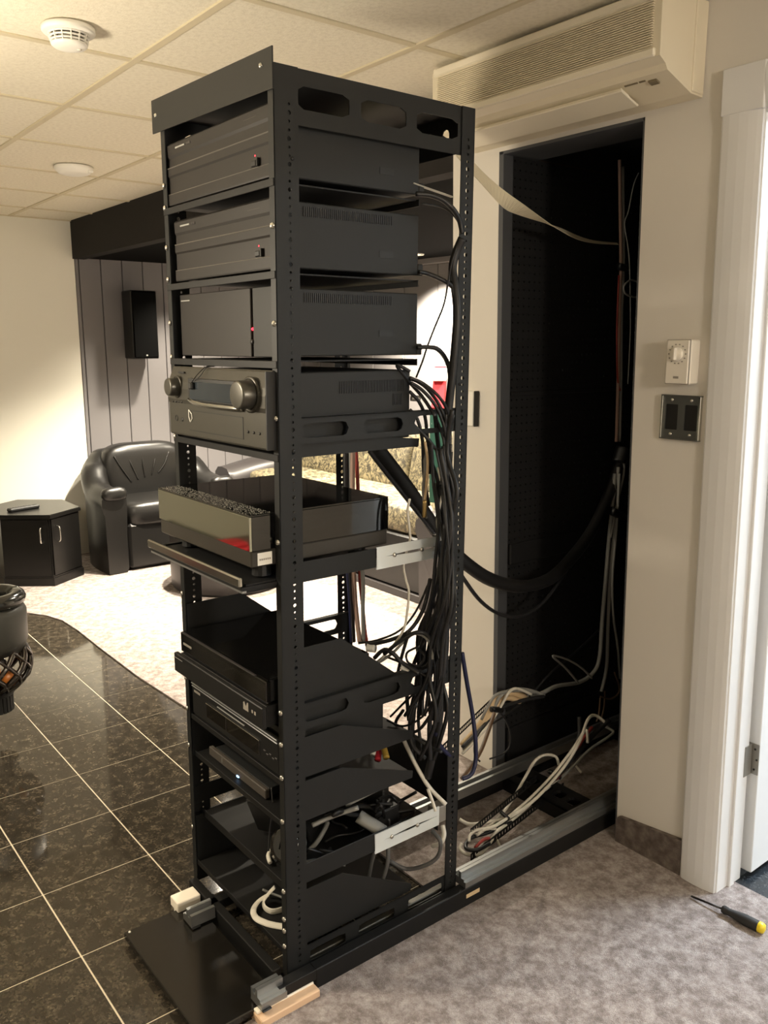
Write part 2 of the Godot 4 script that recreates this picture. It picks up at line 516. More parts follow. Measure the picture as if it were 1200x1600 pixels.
	zz.call([Vector2(-2.165, 0), Vector2(-1.955, 0), Vector2(-1.955, 2.087), Vector2(-1.423, 2.087), Vector2(-1.423, 0), Vector2(-1.09, 0), Vector2(-1.09, 2.045), Vector2(-0.27, 2.045), Vector2(-0.27, 0), Vector2(2.25, 0), Vector2(2.25, H + 0.03), Vector2(-2.165, H + 0.03)])
	struct("wall_right", m, mats.wall)
	# door casing and jamb
	m = mb()
	var prof := PackedVector2Array([Vector2(-1.194, 0), Vector2(-1.194, -0.012), Vector2(-1.188, -0.0165), Vector2(-1.170, -0.019), Vector2(-1.145, -0.0197), Vector2(-1.122, -0.018), Vector2(-1.102, -0.0145), Vector2(-1.090, -0.011), Vector2(-1.088, 0.0)])
	m.prism(prof, Vector3(0, 0.0, 0), Vector3.BACK, Vector3.RIGHT, Vector3(0, 2.04, 0))
	var hp := PackedVector2Array()
	for q in prof: hp.append(Vector2(q.y, 2.146 + (-1.194 - q.x)))
	m.prism(hp, Vector3(0, 0, -1.086), Vector3.RIGHT, Vector3.UP, Vector3(0, 0, 0.92))
	m.box(Vector3(-0.019, 2.0395, -1.1945), Vector3(0.0, 2.146, -1.0855), 0.002)
	struct("trim_1", m, mats.trim)
	m = mb(); m.box(Vector3(-0.004, 0, -1.106), Vector3(0.122, 2.046, -1.086), 0.002); m.box(Vector3(-0.004, 2.032, -1.09), Vector3(0.122, 2.05, -0.25), 0.002)
	m.box(Vector3(0.05, 0, -1.09), Vector3(0.075, 2.034, -1.078), 0.002)
	struct("trim_2", m, mats.trim)
	# the door stands open into the next room
	var d := Node3D.new(); d.name = "door_1"; add_child(d); tag(d, "", "", "", "structure"); org[d] = Vector3.ZERO
	put("door_leaf", bx(Vector3(0.142, 0.018, -1.104), Vector3(0.94, 2.03, -1.066), 0.002), mats.door, d)
	var hg := mb(); hg.box(Vector3(0.139, 0.318, -1.1), Vector3(0.1425, 0.408, -1.066), 0.0008); hg.box(Vector3(0.1, 0.318, -1.088), Vector3(0.135, 0.408, -1.084), 0.0008)
	put("hinge", hg, mats.steel, d)
	hg = mb()
	for q in 5: hg.cyl(Vector3(0.134, 0.318 + 0.018 * q, -1.092), Vector3(0.134, 0.335 + 0.018 * q, -1.092), 0.0055, -1, 10)
	put("hinge_knuckle", hg, mats.steel, d)
	hg = mb()
	for y in [0.333, 0.363, 0.393]: hg.cyl(Vector3(0.1395, y, -1.077 + (0.006 if y > 0.35 and y < 0.37 else 0.0)), Vector3(0.1375, y, -1.077 + (0.006 if y > 0.35 and y < 0.37 else 0.0)), 0.003, -1, 8)
	put("hinge_screw", hg, mats.black, d)
	leaning = 0
	# carpet-faced baseboard
	m = mb()
	m.prism(PackedVector2Array([Vector2(-1.418, 0.005), Vector2(-1.196, 0.005), Vector2(-1.196, 0.116), Vector2(-1.404, 0.093), Vector2(-1.413, 0.089), Vector2(-1.418, 0.08)]), Vector3(-0.013, 0, 0), Vector3.BACK, Vector3.UP, Vector3(0.013, 0, 0))
	struct("baseboard_right", m, mats.carpet_base)
	# next room behind the door
	struct("wall_room_far", bx(Vector3(0.12, 0, -1.42), Vector3(2.8, H + 0.02, -1.3)), mats.wall)
	struct("wall_room_right", bx(Vector3(2.6, 0, -1.42), Vector3(2.8, H + 0.02, 1.7)), mats.wall)
	struct("wall_room_near", bx(Vector3(0.12, 0, 1.5), Vector3(2.8, H + 0.02, 1.7)), mats.wall)
	room_lights()

func room_lights():
	# added globe lamps out of frame, there only to brighten ceiling and walls
	var ls := [[Vector3(-2.1, 1.6, -2.3), 2.0, "unseen globe lamp added left of the rack to brighten the ceiling", Color(1.0, 0.94, 0.84)], [Vector3(-1.2, 1.8, 1.5), 2.0, "unseen globe lamp added behind the camera to brighten the room", Color(1.0, 0.955, 0.9)]]
	for q in ls:
		var p: Vector3 = q[0]
		var o := thing("added_globe_lamp", q[2], "lamp", p)
		var m := mb(); m.smooth = 0; m.ball(p, Vector3.ONE * 0.11, 20)
		put("globe", m, mats.lamp, o)
		m = mb(); m.cyl(p + Vector3(0, 0.108, 0), Vector3(p.x, H, p.z), 0.006); put("rod", m, mats.chrome, o)
		var l := OmniLight3D.new(); l.name = "added_globe_light"; l.light_color = q[3]; l.light_energy = q[1]; l.light_size = 0.11
		l.omni_range = 14.0; l.omni_attenuation = 2.0; l.shadow_enabled = true
		o.add_child(l)
	# daylight-white panel in the next room
	var pan := thing("light_panel", "flat white ceiling light panel in the next room", "light", Vector3(1.7, H - 0.04, -0.5))
	put("frame", bx(Vector3(1.38, H - 0.03, -1.12), Vector3(2.02, H, 0.12), 0.004), mats.white, pan)
	put("diffuser", bx(Vector3(1.4, H - 0.036, -1.1), Vector3(2.0, H - 0.029, 0.1)), mats.lamp_cool, pan)
	var a := AreaLight3D.new(); a.name = "panel_light"; a.area_size = Vector2(0.6, 1.2); a.light_color = Color(0.9, 0.95, 1.0); a.light_energy = 17.0
	a.area_range = 12.0; a.shadow_enabled = true
	a.transform = Transform3D(Basis(Vector3.RIGHT, -PI / 2), Vector3(1.7, H - 0.042, -0.5) - org[pan])
	pan.add_child(a)

# ---------------------------------------------------------------- sofa alcove behind the rack
func build_alcove():
	struct("soffit_face", bx(Vector3(0.05, 2.075, -6.08), Vector3(0.13, H + 0.02, -2.16)), mats.soffit)
	struct("ceiling_alcove", bx(Vector3(0.13, 2.082, -6.2), Vector3(2.2, 2.2, -2.05)), mats.alcove_ceiling)
	struct("wall_alcove_near", bx(Vector3(0.12, 0, -2.2), Vector3(2.2, 2.2, -2.02)), mats.wall)
	var e := Node3D.new(); e.name = "wall_alcove_end"; add_child(e); tag(e, "", "", "", "structure"); org[e] = Vector3.ZERO
	put("backing", bx(Vector3(0.06, 0, -6.28), Vector3(2.25, 2.1, -6.086)), mats.groove, e)
	var x := 0.06
	while x < 2.04:
		var x1 := minf(0.0875 + 0.1525 * (floorf((x - 0.08749) / 0.1525) + 1.0), 2.05)
		put("board", bx(Vector3(x + 0.0025, 0, -6.09), Vector3(x1 - 0.0025, 2.09, -6.074), 0.003), mats.board, e)
		x = x1
	var b := Node3D.new(); b.name = "wall_alcove_back"; add_child(b); tag(b, "", "", "", "structure"); org[b] = Vector3.ZERO
	put("backing", bx(Vector3(2.056, 0, -6.2), Vector3(2.25, 2.1, -2.1)), mats.groove, b)
	var z := -4.56 - 0.3665 * 5
	while z < -2.2:
		var z0 := maxf(z, -6.08)
		if z + 0.3665 > -6.07: put("board", bx(Vector3(2.044, 0, z0 + 0.0035), Vector3(2.06, 2.045, minf(z + 0.363, -2.2)), 0.003), mats.board, b)
		z += 0.3665
	put("valance", bx(Vector3(2.0, 2.045, -6.08), Vector3(2.06, 2.09, -2.2), 0.003), mats.board, b)
	# recessed downlights
	for p in [[0.76, -5.48, 6.0, "above the wall speaker"], [1.75, -4.45, 24.0, "over the middle of the sofa"], [0.35, -4.7, 22.0, "over the leather pouf"], [1.75, -3.2, 9.0, "over the near end of the sofa"], [0.5, -3.5, 8.0, "nearest the rack"]]:
		var c := Vector3(p[0], 2.082, p[1])
		var o := thing("downlight", "small round recessed downlight in the alcove ceiling " + p[3], "light", c, "alcove downlights")
		var m := mb(); m.smooth = 0
		m.lathe(c, Vector3.DOWN, [[0.042, -0.002], [0.056, -0.002], [0.056, 0.004], [0.052, 0.008], [0.042, 0.006], [0.042, -0.002]], 24)
		put("bezel", m, mats.white, o)
		m = mb(); m.lathe(c, Vector3.DOWN, [[0.0, 0.0], [0.0415, 0.0], [0.0415, 0.002], [0.0, 0.002]], 20)
		put("lens", m, mats.lamp_hot, o)
		var s := SpotLight3D.new(); s.name = "downlight_beam"; s.light_color = Color(1.0, 0.95, 0.86); s.light_energy = p[2]; s.light_size = 0.04
		s.spot_range = 10.0; s.spot_attenuation = 2.0; s.spot_angle = 62.0; s.spot_angle_attenuation = 0.7; s.shadow_enabled = true
		s.transform = Transform3D(Basis(Vector3.RIGHT, -PI / 2), Vector3(0, -0.012, 0))
		o.add_child(s)

# ---------------------------------------------------------------- closet behind the opening
func build_closet():
	leaning = 2
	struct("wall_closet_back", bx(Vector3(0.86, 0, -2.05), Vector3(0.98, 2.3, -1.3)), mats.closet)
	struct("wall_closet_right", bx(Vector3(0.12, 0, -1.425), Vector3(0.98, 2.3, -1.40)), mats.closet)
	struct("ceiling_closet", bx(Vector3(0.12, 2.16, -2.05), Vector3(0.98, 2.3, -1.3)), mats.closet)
	# dark lining of the opening
	var m := mb()
	m.box(Vector3(0.001, 0, -1.957), Vector3(0.045, 2.088, -1.937), 0.001)
	m.box(Vector3(0.001, 2.078, -1.955), Vector3(0.16, 2.09, -1.42), 0.001)
	m.box(Vector3(0.001, 0, -1.43), Vector3(0.12, 2.088, -1.421), 0.001)
	struct("trim_3", m, mats.closet_frame)
	var p := Node3D.new(); p.name = "wall_closet_left"; add_child(p); tag(p, "", "", "", "structure"); org[p] = Vector3.ZERO
	put("backing", bx(Vector3(0.046, 0, -1.9548), Vector3(0.9, 2.086, -1.953)), mats.peg_back, p)
	put("backing_slab", bx(Vector3(0.12, 0, -2.05), Vector3(0.9, 2.2, -1.956)), mats.closet, p)
	for r in [[0.16, 0.755], [0.83, 1.33], [1.345, 2.08]]:
		m = mb()
		var nx := 31; var ny := int((r[1] - r[0]) / 0.0254)
		var dy: float = (r[1] - r[0]) / ny
		for i in nx:
			for j in ny:
				m.holed(Vector3(0.047, r[0], -1.950), Vector3.RIGHT, Vector3.UP, Vector3(0, 0, 0.006), i * 0.0254, (i + 1) * 0.0254, j * dy, (j + 1) * dy, (i + 0.5) * 0.0254, (j + 0.5) * dy, 0.0035, 0.0035, 0.0035, 4)
		put("pegboard", m, mats.peg, p)
	put("cross_rail", bx(Vector3(0.058, 0.755, -1.952), Vector3(0.85, 0.83, -1.936), 0.004), mats.peg, p)
	put("cross_rail", bx(Vector3(0.058, 1.33, -1.952), Vector3(0.85, 1.345, -1.94), 0.002), mats.peg, p)
	put("kick_board", bx(Vector3(0.058, 0, -1.952), Vector3(0.85, 0.16, -1.932), 0.004), mats.peg, p)
	leaning = 0

# ---------------------------------------------------------------- things on the partition and the ceiling
func build_wall_things():
	# wall-mounted air conditioner
	var z0 := -2.095; var z1 := -1.295
	var o := thing("air_conditioner", "cream wall-mounted air conditioner with a ribbed intake above the dark opening", "air conditioner", Vector3(0, 2.1, -1.7))
	var m := mb()
	var side := PackedVector2Array([Vector2(0, 2.1), Vector2(-0.05, 2.102), Vector2(-0.152, 2.137), Vector2(-0.162, 2.150), Vector2(-0.186, 2.163), Vector2(-0.188, 2.30), Vector2(-0.176, 2.316), Vector2(-0.15, 2.318), Vector2(0, 2.318)])
	m.prism(side, Vector3(0, 0, z0), Vector3.RIGHT, Vector3.UP, Vector3(0, 0, z1 - z0))
	put("body", m, mats.ac, o)
	m = mb(); m.box(Vector3(-0.05, 2.106, z1 - 0.002), Vector3(-0.002, 2.317, z1 + 0.004), 0.002)
	put("side_seam", m, mats.ac, o)
	for k in 19:
		var y := 2.187 + 0.0053 * k
		m = mb(); m.box(Vector3(-0.194, y, z0 + 0.025), Vector3(-0.186, y + 0.0026, z1 - 0.02), 0.0008)
		put("intake_rib", m, mats.ac, o)
	put("front_band", bx(Vector3(-0.194, 2.163, z0 + 0.012), Vector3(-0.182, 2.182, z1 - 0.012), 0.003), mats.ac_light, o)
	put("top_band", bx(Vector3(-0.193, 2.289, z0 + 0.006), Vector3(-0.18, 2.312, z1 - 0.01), 0.004), mats.ac_light, o)
	m = mb()
	m.xf = Transform3D(Basis(Vector3.BACK, -0.33), Vector3(-0.1, 2.117, (z0 + z1) * 0.5 - 0.065))
	m.box(Vector3(-0.043, -0.012, -0.33), Vector3(0.034, -0.006, 0.33), 0.002); m.box(Vector3(-0.036, -0.007, -0.32), Vector3(0.0, 0.003, 0.32))
	put("louver", m, mats.ac_light, o)
	m = mb(); m.xf = Transform3D(Basis(Vector3.BACK, -0.33), Vector3(-0.125, 2.1265, z1 - 0.055))
	m.box(Vector3(-0.009, -0.003, -0.012), Vector3(0.009, 0.003, 0.012), 0.001)
	put("receiver_window", m, mats.print, o)
	m = mb(); m.xf = Transform3D(Basis(Vector3.BACK, -0.33), Vector3(-0.137, 2.131, z1 - 0.1))
	m.box(Vector3(-0.002, -0.0012, -0.032), Vector3(0.002, 0.0008, 0.006)); m.box(Vector3(-0.0022, -0.0012, 0.011), Vector3(0.0022, 0.0008, 0.028))
	put("printed_name", m, mats.print, o)
	# dial timer on its box
	o = thing("timer_switch", "cream dial timer switch on a deep wall box above the open metal plate", "timer", Vector3(0, 1.395, -1.29))
	put("wall_box", bx(Vector3(-0.04, 1.397, -1.325), Vector3(0, 1.51, -1.252), 0.003), mats.plate_white, o)
	put("gasket", bx(Vector3(-0.0425, 1.396, -1.323), Vector3(-0.039, 1.511, -1.254), 0.001), mats.print_gray, o)
	put("face_plate", bx(Vector3(-0.046, 1.398, -1.321), Vector3(-0.041, 1.509, -1.256), 0.002), mats.plate_white, o)
	m = mb(); m.smooth = 0; m.cyl(Vector3(-0.046, 1.474, -1.289), Vector3(-0.052, 1.474, -1.289), 0.019, 0.018, 28); put("dial", m, mats.plate_white, o)
	m = mb(); m.box(Vector3(-0.062, 1.458, -1.292), Vector3(-0.051, 1.49, -1.286), 0.002); put("dial_grip", m, mats.plate_white, o)
	m = mb()
	for k in 14:
		var a := TAU * k / 14.0
		var c := Vector3(-0.0462, 1.474 + 0.0245 * sin(a), -1.289 + 0.0245 * cos(a))
		m.box(c - Vector3(0.0004, 0.0016, 0.0022), c + Vector3(0.0002, 0.0016, 0.0022))
	put("dial_marks", m, mats.print_gray, o)
	put("badge", bx(Vector3(-0.047, 1.411, -1.297), Vector3(-0.0455, 1.417, -1.281), 0.0005), mats.print_gray, o)
	# open two-gang ring
	o = thing("switch_plate", "open chrome two-gang wall plate with black empty switch slots", "wall plate", Vector3(0, 1.25, -1.292))
	m = mb()
	for s in 2: m.holed(Vector3(0, 1.25, -1.3495), Vector3.BACK, Vector3.UP, Vector3(-0.006, 0, 0), 0.0575 * s, 0.0575 * (s + 1), 0, 0.1145, 0.0575 * s + 0.0287, 0.0575, 0.0185, 0.034, 0.002, 12)
	put("plate", m, mats.plate_metal, o)
	put("side_flange", bx(Vector3(-0.012, 1.25, -1.3515), Vector3(0, 1.3645, -1.346), 0.001), mats.chrome, o); put("side_flange", bx(Vector3(-0.012, 1.25, -1.24), Vector3(0, 1.3645, -1.2335), 0.001), mats.chrome, o)
	put("edge_flange", bx(Vector3(-0.012, 1.3635, -1.3515), Vector3(0, 1.3665, -1.2335), 0.0005), mats.plate_metal, o); put("edge_flange", bx(Vector3(-0.012, 1.248, -1.3515), Vector3(0, 1.2505, -1.2335), 0.0005), mats.plate_metal, o)
	m = mb(); m.box(Vector3(-0.0035, 1.27, -1.343), Vector3(-0.001, 1.345, -1.30)); m.box(Vector3(-0.0035, 1.27, -1.285), Vector3(-0.001, 1.345, -1.242)); put("box_back", m, mats.black, o)
	for s in [-1.3207, -1.2632]:
		for y in [1.262, 1.3535]:
			m = mb(); m.smooth = 0; m.lathe(Vector3(-0.006, y, s), Vector3.LEFT, [[0.0045, 0], [0.004, 0.002], [0, 0.0028]], 12); put("screw", m, mats.screw, o)
	# thermostat on the pillar, seen past the rack
	o = thing("thermostat", "small white thermostat with a dark side on the pillar behind the rack", "thermostat", Vector3(0, 1.225, -2.09))
	put("body", bx(Vector3(-0.022, 1.228, -2.125), Vector3(-0.002, 1.345, -2.064), 0.003), mats.white, o)
	put("side_cover", bx(Vector3(-0.022, 1.227, -2.063), Vector3(0, 1.346, -2.056), 0.002), mats.black, o)
	# ceiling detectors
	var c := Vector3(-1.165, H, -2.44)
	o = thing("smoke_detector", "round white smoke detector with slatted vents on the ceiling", "smoke detector", c - Vector3(0, 0.05, 0))
	m = mb(); m.smooth = 0
	m.lathe(c, Vector3.DOWN, [[0.0, 0], [0.068, 0], [0.068, 0.012], [0.064, 0.016], [0.054, 0.017], [0.05, 0.018]], 36); put("base", m, mats.white, o)
	m = mb(); m.smooth = 0; m.lathe(c, Vector3.DOWN, [[0.026, 0.016], [0.024, 0.04]], 32); put("vent_core", m, mats.white, o)
	for k in 3:
		m = mb(); m.smooth = 0
		var h0 := 0.0175 + 0.008 * k; var r0 := 0.0535 - 0.0025 * k
		m.lathe(c, Vector3.DOWN, [[r0 - 0.006, h0], [r0, h0], [r0 - 0.0012, h0 + 0.0035], [r0 - 0.006, h0 + 0.0035], [r0 - 0.006, h0]], 32); put("vent_ring", m, mats.white, o)
	for k in 14:
		m = mb(); m.xf = Transform3D(Basis(Vector3.UP, TAU * k / 14.0), c)
		m.prism(PackedVector2Array([Vector2(0.047, -0.016), Vector2(0.0545, -0.016), Vector2(0.047, -0.042), Vector2(0.042, -0.042)]), Vector3(0, 0, -0.0014), Vector3.RIGHT, Vector3.UP, Vector3(0, 0, 0.0028)); put("vent_fin", m, mats.white, o)
	m = mb(); m.smooth = 0; m.lathe(c, Vector3.DOWN, [[0.0, 0.04], [0.047, 0.04], [0.046, 0.044], [0.04, 0.049], [0.02, 0.052], [0, 0.052]], 32); put("cover", m, mats.white, o)
	m = mb(); m.smooth = 0; m.cyl(c + Vector3(0.022, -0.051, 0.01), c + Vector3(0.022, -0.0535, 0.01), 0.006, -1, 12); put("test_button", m, mats.plate_white, o)
	c = Vector3(-0.545, H, -4.24)
	o = thing("ceiling_cover", "plain flat white disc cover on the ceiling beyond the smoke detector", "cover plate", c - Vector3(0, 0.03, 0))
	m = mb(); m.smooth = 0; m.lathe(c, Vector3.DOWN, [[0.0, 0], [0.088, 0], [0.088, 0.012], [0.082, 0.018], [0.07, 0.03], [0.055, 0.034], [0, 0.034]], 36); put("disc", m, mats.white, o)
	m = mb(); m.box(c + Vector3(0.045, -0.028, 0.045), c + Vector3(0.07, -0.016, 0.068), 0.003); put("clip", m, mats.white, o)

# ---------------------------------------------------------------- furniture beyond the rack
func arm_shell(path: PackedVector3Array, heights: Array, th: float, y0: float) -> MB:
	var m := mb(); m.smooth = 0
	var prev := []; var pc := Vector3.ZERO
	var n := path.size()
	for k in n:
		var f := float(k) / (n - 1) * (heights.size() - 1)
		var i := mini(int(f), heights.size() - 2)
		var h: float = lerpf(heights[i], heights[i + 1], smoothstep(0.0, 1.0, f - i))
		var t := (path[mini(k + 1, n - 1)] - path[maxi(k - 1, 0)]); t.y = 0; t = t.normalized()
		var nn := Vector3(t.z, 0, -t.x)
		var sec := [[-0.42, y0], [-0.5, y0 + 0.03], [-0.5, y0 + 0.28], [-0.56, h - 0.12], [-0.55, h - 0.05], [-0.34, h - 0.008], [0.0, h], [0.34, h - 0.008], [0.56, h - 0.05], [0.58, h - 0.11], [0.46, h - 0.16], [0.44, y0 + 0.2], [0.42, y0]]
		var cur := []
		for s in sec: cur.append(m.w(Vector3(path[k].x, s[1], path[k].z) + nn * s[0] * th))
		var c := Vector3(path[k].x, (h + y0) * 0.5, path[k].z)
		if k > 0: m.skin(prev, cur, (c + pc) * 0.5)
		if k == 0: m.smooth = -1; m.face(cur.duplicate(), -t); m.smooth = 0
		if k == n - 1: m.smooth = -1; m.face(cur.duplicate(), t); m.smooth = 0
		prev = cur; pc = c
	return m

func cushion(lo: Vector3, hi: Vector3, p := 0.35) -> MB:
	var m := mb(); m.smooth = 0
	m.ball((lo + hi) * 0.5, (hi - lo) * 0.5, 24, p)
	return m

func build_far_things():
	# tub armchair
	var o := thing("tub_armchair", "black leather tub armchair with a creased back cushion in the far corner", "armchair", Vector3(0.35, 0.007, -5.65))
	var path := curve([Vector3(-0.03, 0, -5.37), Vector3(-0.035, 0, -5.6), Vector3(0.0, 0, -5.8), Vector3(0.12, 0, -5.93), Vector3(0.36, 0, -5.97), Vector3(0.6, 0, -5.93), Vector3(0.72, 0, -5.8), Vector3(0.755, 0, -5.6), Vector3(0.75, 0, -5.37)], 5)
	put("tub_shell", arm_shell(path, [0.56, 0.585, 0.70, 0.78, 0.80, 0.78, 0.70, 0.585, 0.56], 0.15, 0.01), mats.leather, o)
	put("seat_cushion", cushion(Vector3(0.05, 0.30, -5.86), Vector3(0.67, 0.47, -5.36)), mats.leather, o)
	put("seat_base", bx(Vector3(0.06, 0.02, -5.9), Vector3(0.66, 0.33, -5.385), 0.02), mats.leather, o)
	var m := cushion(Vector3(0.06, 0.42, -5.93), Vector3(0.66, 0.82, -5.74), 0.5)
	for k in 5: m.tube(curve([Vector3(0.13 + 0.1 * k, 0.74 - 0.02 * (k % 2), -5.752), Vector3(0.17 + 0.08 * k, 0.66, -5.738), Vector3(0.24 + 0.05 * k, 0.55 + 0.012 * k, -5.742)], 5), 0.006, 5)
	put("back_cushion", m, mats.leather, o)
	for s in [-0.03, 0.75]:
		m = mb(); m.smooth = 0; m.ball(Vector3(s, 0.545, -5.37), Vector3(0.085, 0.045, 0.04), 14, 0.7); put("arm_cap", m, mats.leather, o)
	# round pouf
	o = thing("leather_pouf", "round dark leather pouf on the bright carpet in front of the armchair", "pouf", Vector3(0.45, 0.007, -4.75))
	m = mb(); m.smooth = 0
	m.lathe(Vector3(0.45, 0.007, -4.75), Vector3.UP, [[0, 0], [0.34, 0], [0.355, 0.02], [0.36, 0.2], [0.355, 0.33], [0.34, 0.37]], 40); put("drum", m, mats.leather_gray, o)
	m = mb(); m.smooth = 0; m.lathe(Vector3(0.45, 0.377, -4.75), Vector3.UP, [[0.34, 0], [0.352, 0.012], [0.335, 0.04], [0.2, 0.056], [0, 0.06]], 40); put("top_cushion", m, mats.leather, o)
	# six-sided cabinet
	var A := [Vector2(-0.705, -5.53), Vector2(-0.455, -5.34), Vector2(-0.215, -5.50), Vector2(-0.215, -5.84), Vector2(-0.455, -6.03), Vector2(-0.705, -5.86)]
	var cen := Vector2(-0.458, -5.68)
	var hexa := func(s: float) -> PackedVector2Array:
		var q := PackedVector2Array()
		for p in A: q.append(cen + (p - cen) * s)
		return q
	o = thing("end_cabinet", "black six-sided end cabinet with two doors against the white wall", "cabinet", Vector3(cen.x, 0.007, cen.y))
	m = mb(); m.prism(hexa.call(0.965), Vector3(0, 0.055, 0), Vector3.RIGHT, Vector3.BACK, Vector3(0, 0.385, 0)); put("carcass", m, mats.cabinet, o)
	m = mb(); m.prism(hexa.call(1.0), Vector3(0, 0.007, 0), Vector3.RIGHT, Vector3.BACK, Vector3(0, 0.05, 0)); m.prism(hexa.call(0.98), Vector3(0, 0.057, 0), Vector3.RIGHT, Vector3.BACK, Vector3(0, 0.01, 0)); put("plinth", m, mats.cabinet, o)
	m = mb(); m.prism(hexa.call(1.02), Vector3(0, 0.44, 0), Vector3.RIGHT, Vector3.BACK, Vector3(0, 0.02, 0)); m.prism(hexa.call(1.0), Vector3(0, 0.46, 0), Vector3.RIGHT, Vector3.BACK, Vector3(0, 0.004, 0)); put("top_board", m, mats.cabinet, o)
	for s in [[A[0], A[1]], [A[1], A[2]]]:
		var p0: Vector2 = cen + (s[0] - cen) * 0.965; var p1: Vector2 = cen + (s[1] - cen) * 0.965
		var u := (p1 - p0).normalized(); var nv := Vector2(-u.y, u.x)
		if nv.dot(p0 - cen) < 0: nv = -nv
		var U := Vector3(u.x, 0, u.y); var N := Vector3(nv.x, 0, nv.y)
		var L := (p1 - p0).length()
		m = mb(); m.prism(PackedVector2Array([Vector2(0.008, 0.075), Vector2(L - 0.008, 0.075), Vector2(L - 0.008, 0.432), Vector2(0.008, 0.432)]), Vector3(p0.x, 0, p0.y), U, Vector3.UP, N * 0.008)
		var d := put("door", m, mats.cabinet, o)
		var hx := L - 0.05 if s[0] == A[0] else 0.05
		var b := Vector3(p0.x, 0, p0.y) + U * hx + N * 0.008
		m = mb(); m.smooth = 0
		m.tube(curve([b + Vector3(0, 0.385, 0), b + N * 0.022 + Vector3(0, 0.378, 0), b + N * 0.026 + Vector3(0, 0.335, 0), b + N * 0.022 + Vector3(0, 0.292, 0), b + Vector3(0, 0.285, 0)], 4), 0.005, 8)
		put("handle", m, mats.chrome, d)
	# remote control on the cabinet
	o = thing("remote_control", "slim black remote control lying on the six-sided cabinet", "remote control", Vector3(-0.53, 0.464, -5.62))
	m = mb(); m.xf = Transform3D(Basis(Vector3.UP, 0.25), Vector3(-0.53, 0.475, -5.62)); m.box(Vector3(-0.1, -0.011, -0.025), Vector3(0.1, 0.011, 0.025), 0.006); put("shell", m, mats.black, o)
	m = mb(); m.xf = Transform3D(Basis(Vector3.UP, 0.25), Vector3(-0.53, 0.475, -5.62))
	for i in 8:
		for j in 3: m.box(Vector3(-0.085 + 0.018 * i, 0.01, -0.016 + 0.012 * j), Vector3(-0.075 + 0.018 * i, 0.013, -0.008 + 0.012 * j), 0.001)
	put("buttons", m, mats.leather_gray, o)
	# wall speaker
	o = thing("wall_speaker", "black box loudspeaker mounted high on the grey board wall", "speaker", Vector3(0.45, 1.4, -5.97))
	put("cabinet_box", bx(Vector3(0.36, 1.40, -6.03), Vector3(0.55, 1.87, -5.87), 0.006), mats.black, o)
	put("grille", bx(Vector3(0.366, 1.406, -5.872), Vector3(0.544, 1.864, -5.858), 0.008), mats.speaker_cloth, o)
	put("badge", bx(Vector3(0.449, 1.418, -5.86), Vector3(0.461, 1.428, -5.856), 0.001), mats.cable_gray, o)
	put("bracket", bx(Vector3(0.42, 1.55, -6.076), Vector3(0.49, 1.72, -6.03), 0.003), mats.black, o)
	# sofa along the alcove's back wall
	o = thing("sofa", "dark leather sofa with gold brocade cushions behind the rack", "sofa", Vector3(1.5, 0.007, -4.7))
	put("base", bx(Vector3(1.1, 0.05, -5.8), Vector3(2.0, 0.4, -3.3), 0.02), mats.leather, o)
	put("base_trim", bx(Vector3(1.09, 0.008, -5.84), Vector3(2.0, 0.055, -3.27), 0.004), mats.leather_gray, o)
	m = mb(); m.smooth = 0
	put("back_frame", cushion(Vector3(1.74, 0.2, -5.95), Vector3(2.03, 0.86, -3.25), 0.3), mats.leather_gray, o)
	for z in [-5.84, -3.42]:
		var ap := curve([Vector3(1.0, 0, z), Vector3(1.4, 0, z + (0.02 if z < -5 else 0.0)), Vector3(1.95, 0, z)], 6)
		put("arm", arm_shell(ap, [0.58, 0.64, 0.72], 0.24, 0.02), mats.leather_gray, o)
	for z in [[-5.68, -4.95], [-4.94, -4.28], [-4.27, -3.56]]:
		put("seat_cushion", cushion(Vector3(1.09, 0.39, z[0]), Vector3(1.78, 0.575, z[1]), 0.32), mats.brocade, o)
	for z in [[-5.7, -4.95], [-4.96, -4.28], [-4.28, -3.56]]:
		m = mb(); m.smooth = 0
		m.xf = Transform3D(Basis(Vector3.BACK, -0.22), Vector3(1.66, 0.74, (z[0] + z[1]) * 0.5)); m.ball(Vector3.ZERO, Vector3(0.13, 0.23, (z[1] - z[0]) * 0.5), 24, 0.4)
		put("back_cushion", m, mats.brocade, o)
	# decorated paper bag with a card behind it on the sofa arm
	o = thing("gift_bag", "red and green paper gift bag with white letters on the sofa seat behind the cables", "gift bag", Vector3(1.37, 0.574, -3.785))
	m = mb(); m.xf = Transform3D(Basis(Vector3.UP, 0.75), Vector3(1.37, 0, -3.785))
	m.prism(PackedVector2Array([Vector2(-0.1, 0.574), Vector2(0.08, 0.574), Vector2(0.1, 1.13), Vector2(-0.12, 1.13)]), Vector3(0, 0, -0.04), Vector3.RIGHT, Vector3.UP, Vector3(0, 0, 0.08)); put("green_body", m, mats.green, o)
	m = mb(); m.xf = Transform3D(Basis(Vector3.UP, 0.75), Vector3(1.37, 0, -3.785))
	m.prism(PackedVector2Array([Vector2(-0.15, 1.14), Vector2(-0.02, 1.1), Vector2(0.11, 1.34), Vector2(0.02, 1.37)]), Vector3(0, 0, -0.03), Vector3.RIGHT, Vector3.UP, Vector3(0, 0, 0.07)); m.prism(PackedVector2Array([Vector2(-0.06, 0.574), Vector2(0.09, 0.574), Vector2(0.07, 0.88), Vector2(-0.02, 0.95)]), Vector3(0, 0, -0.03), Vector3.RIGHT, Vector3.UP, Vector3(0, 0, 0.075)); put("red_panel", m, mats.red, o)
	m = mb(); m.xf = Transform3D(Basis(Vector3.UP, 0.75), Vector3(1.37, 0, -3.785))
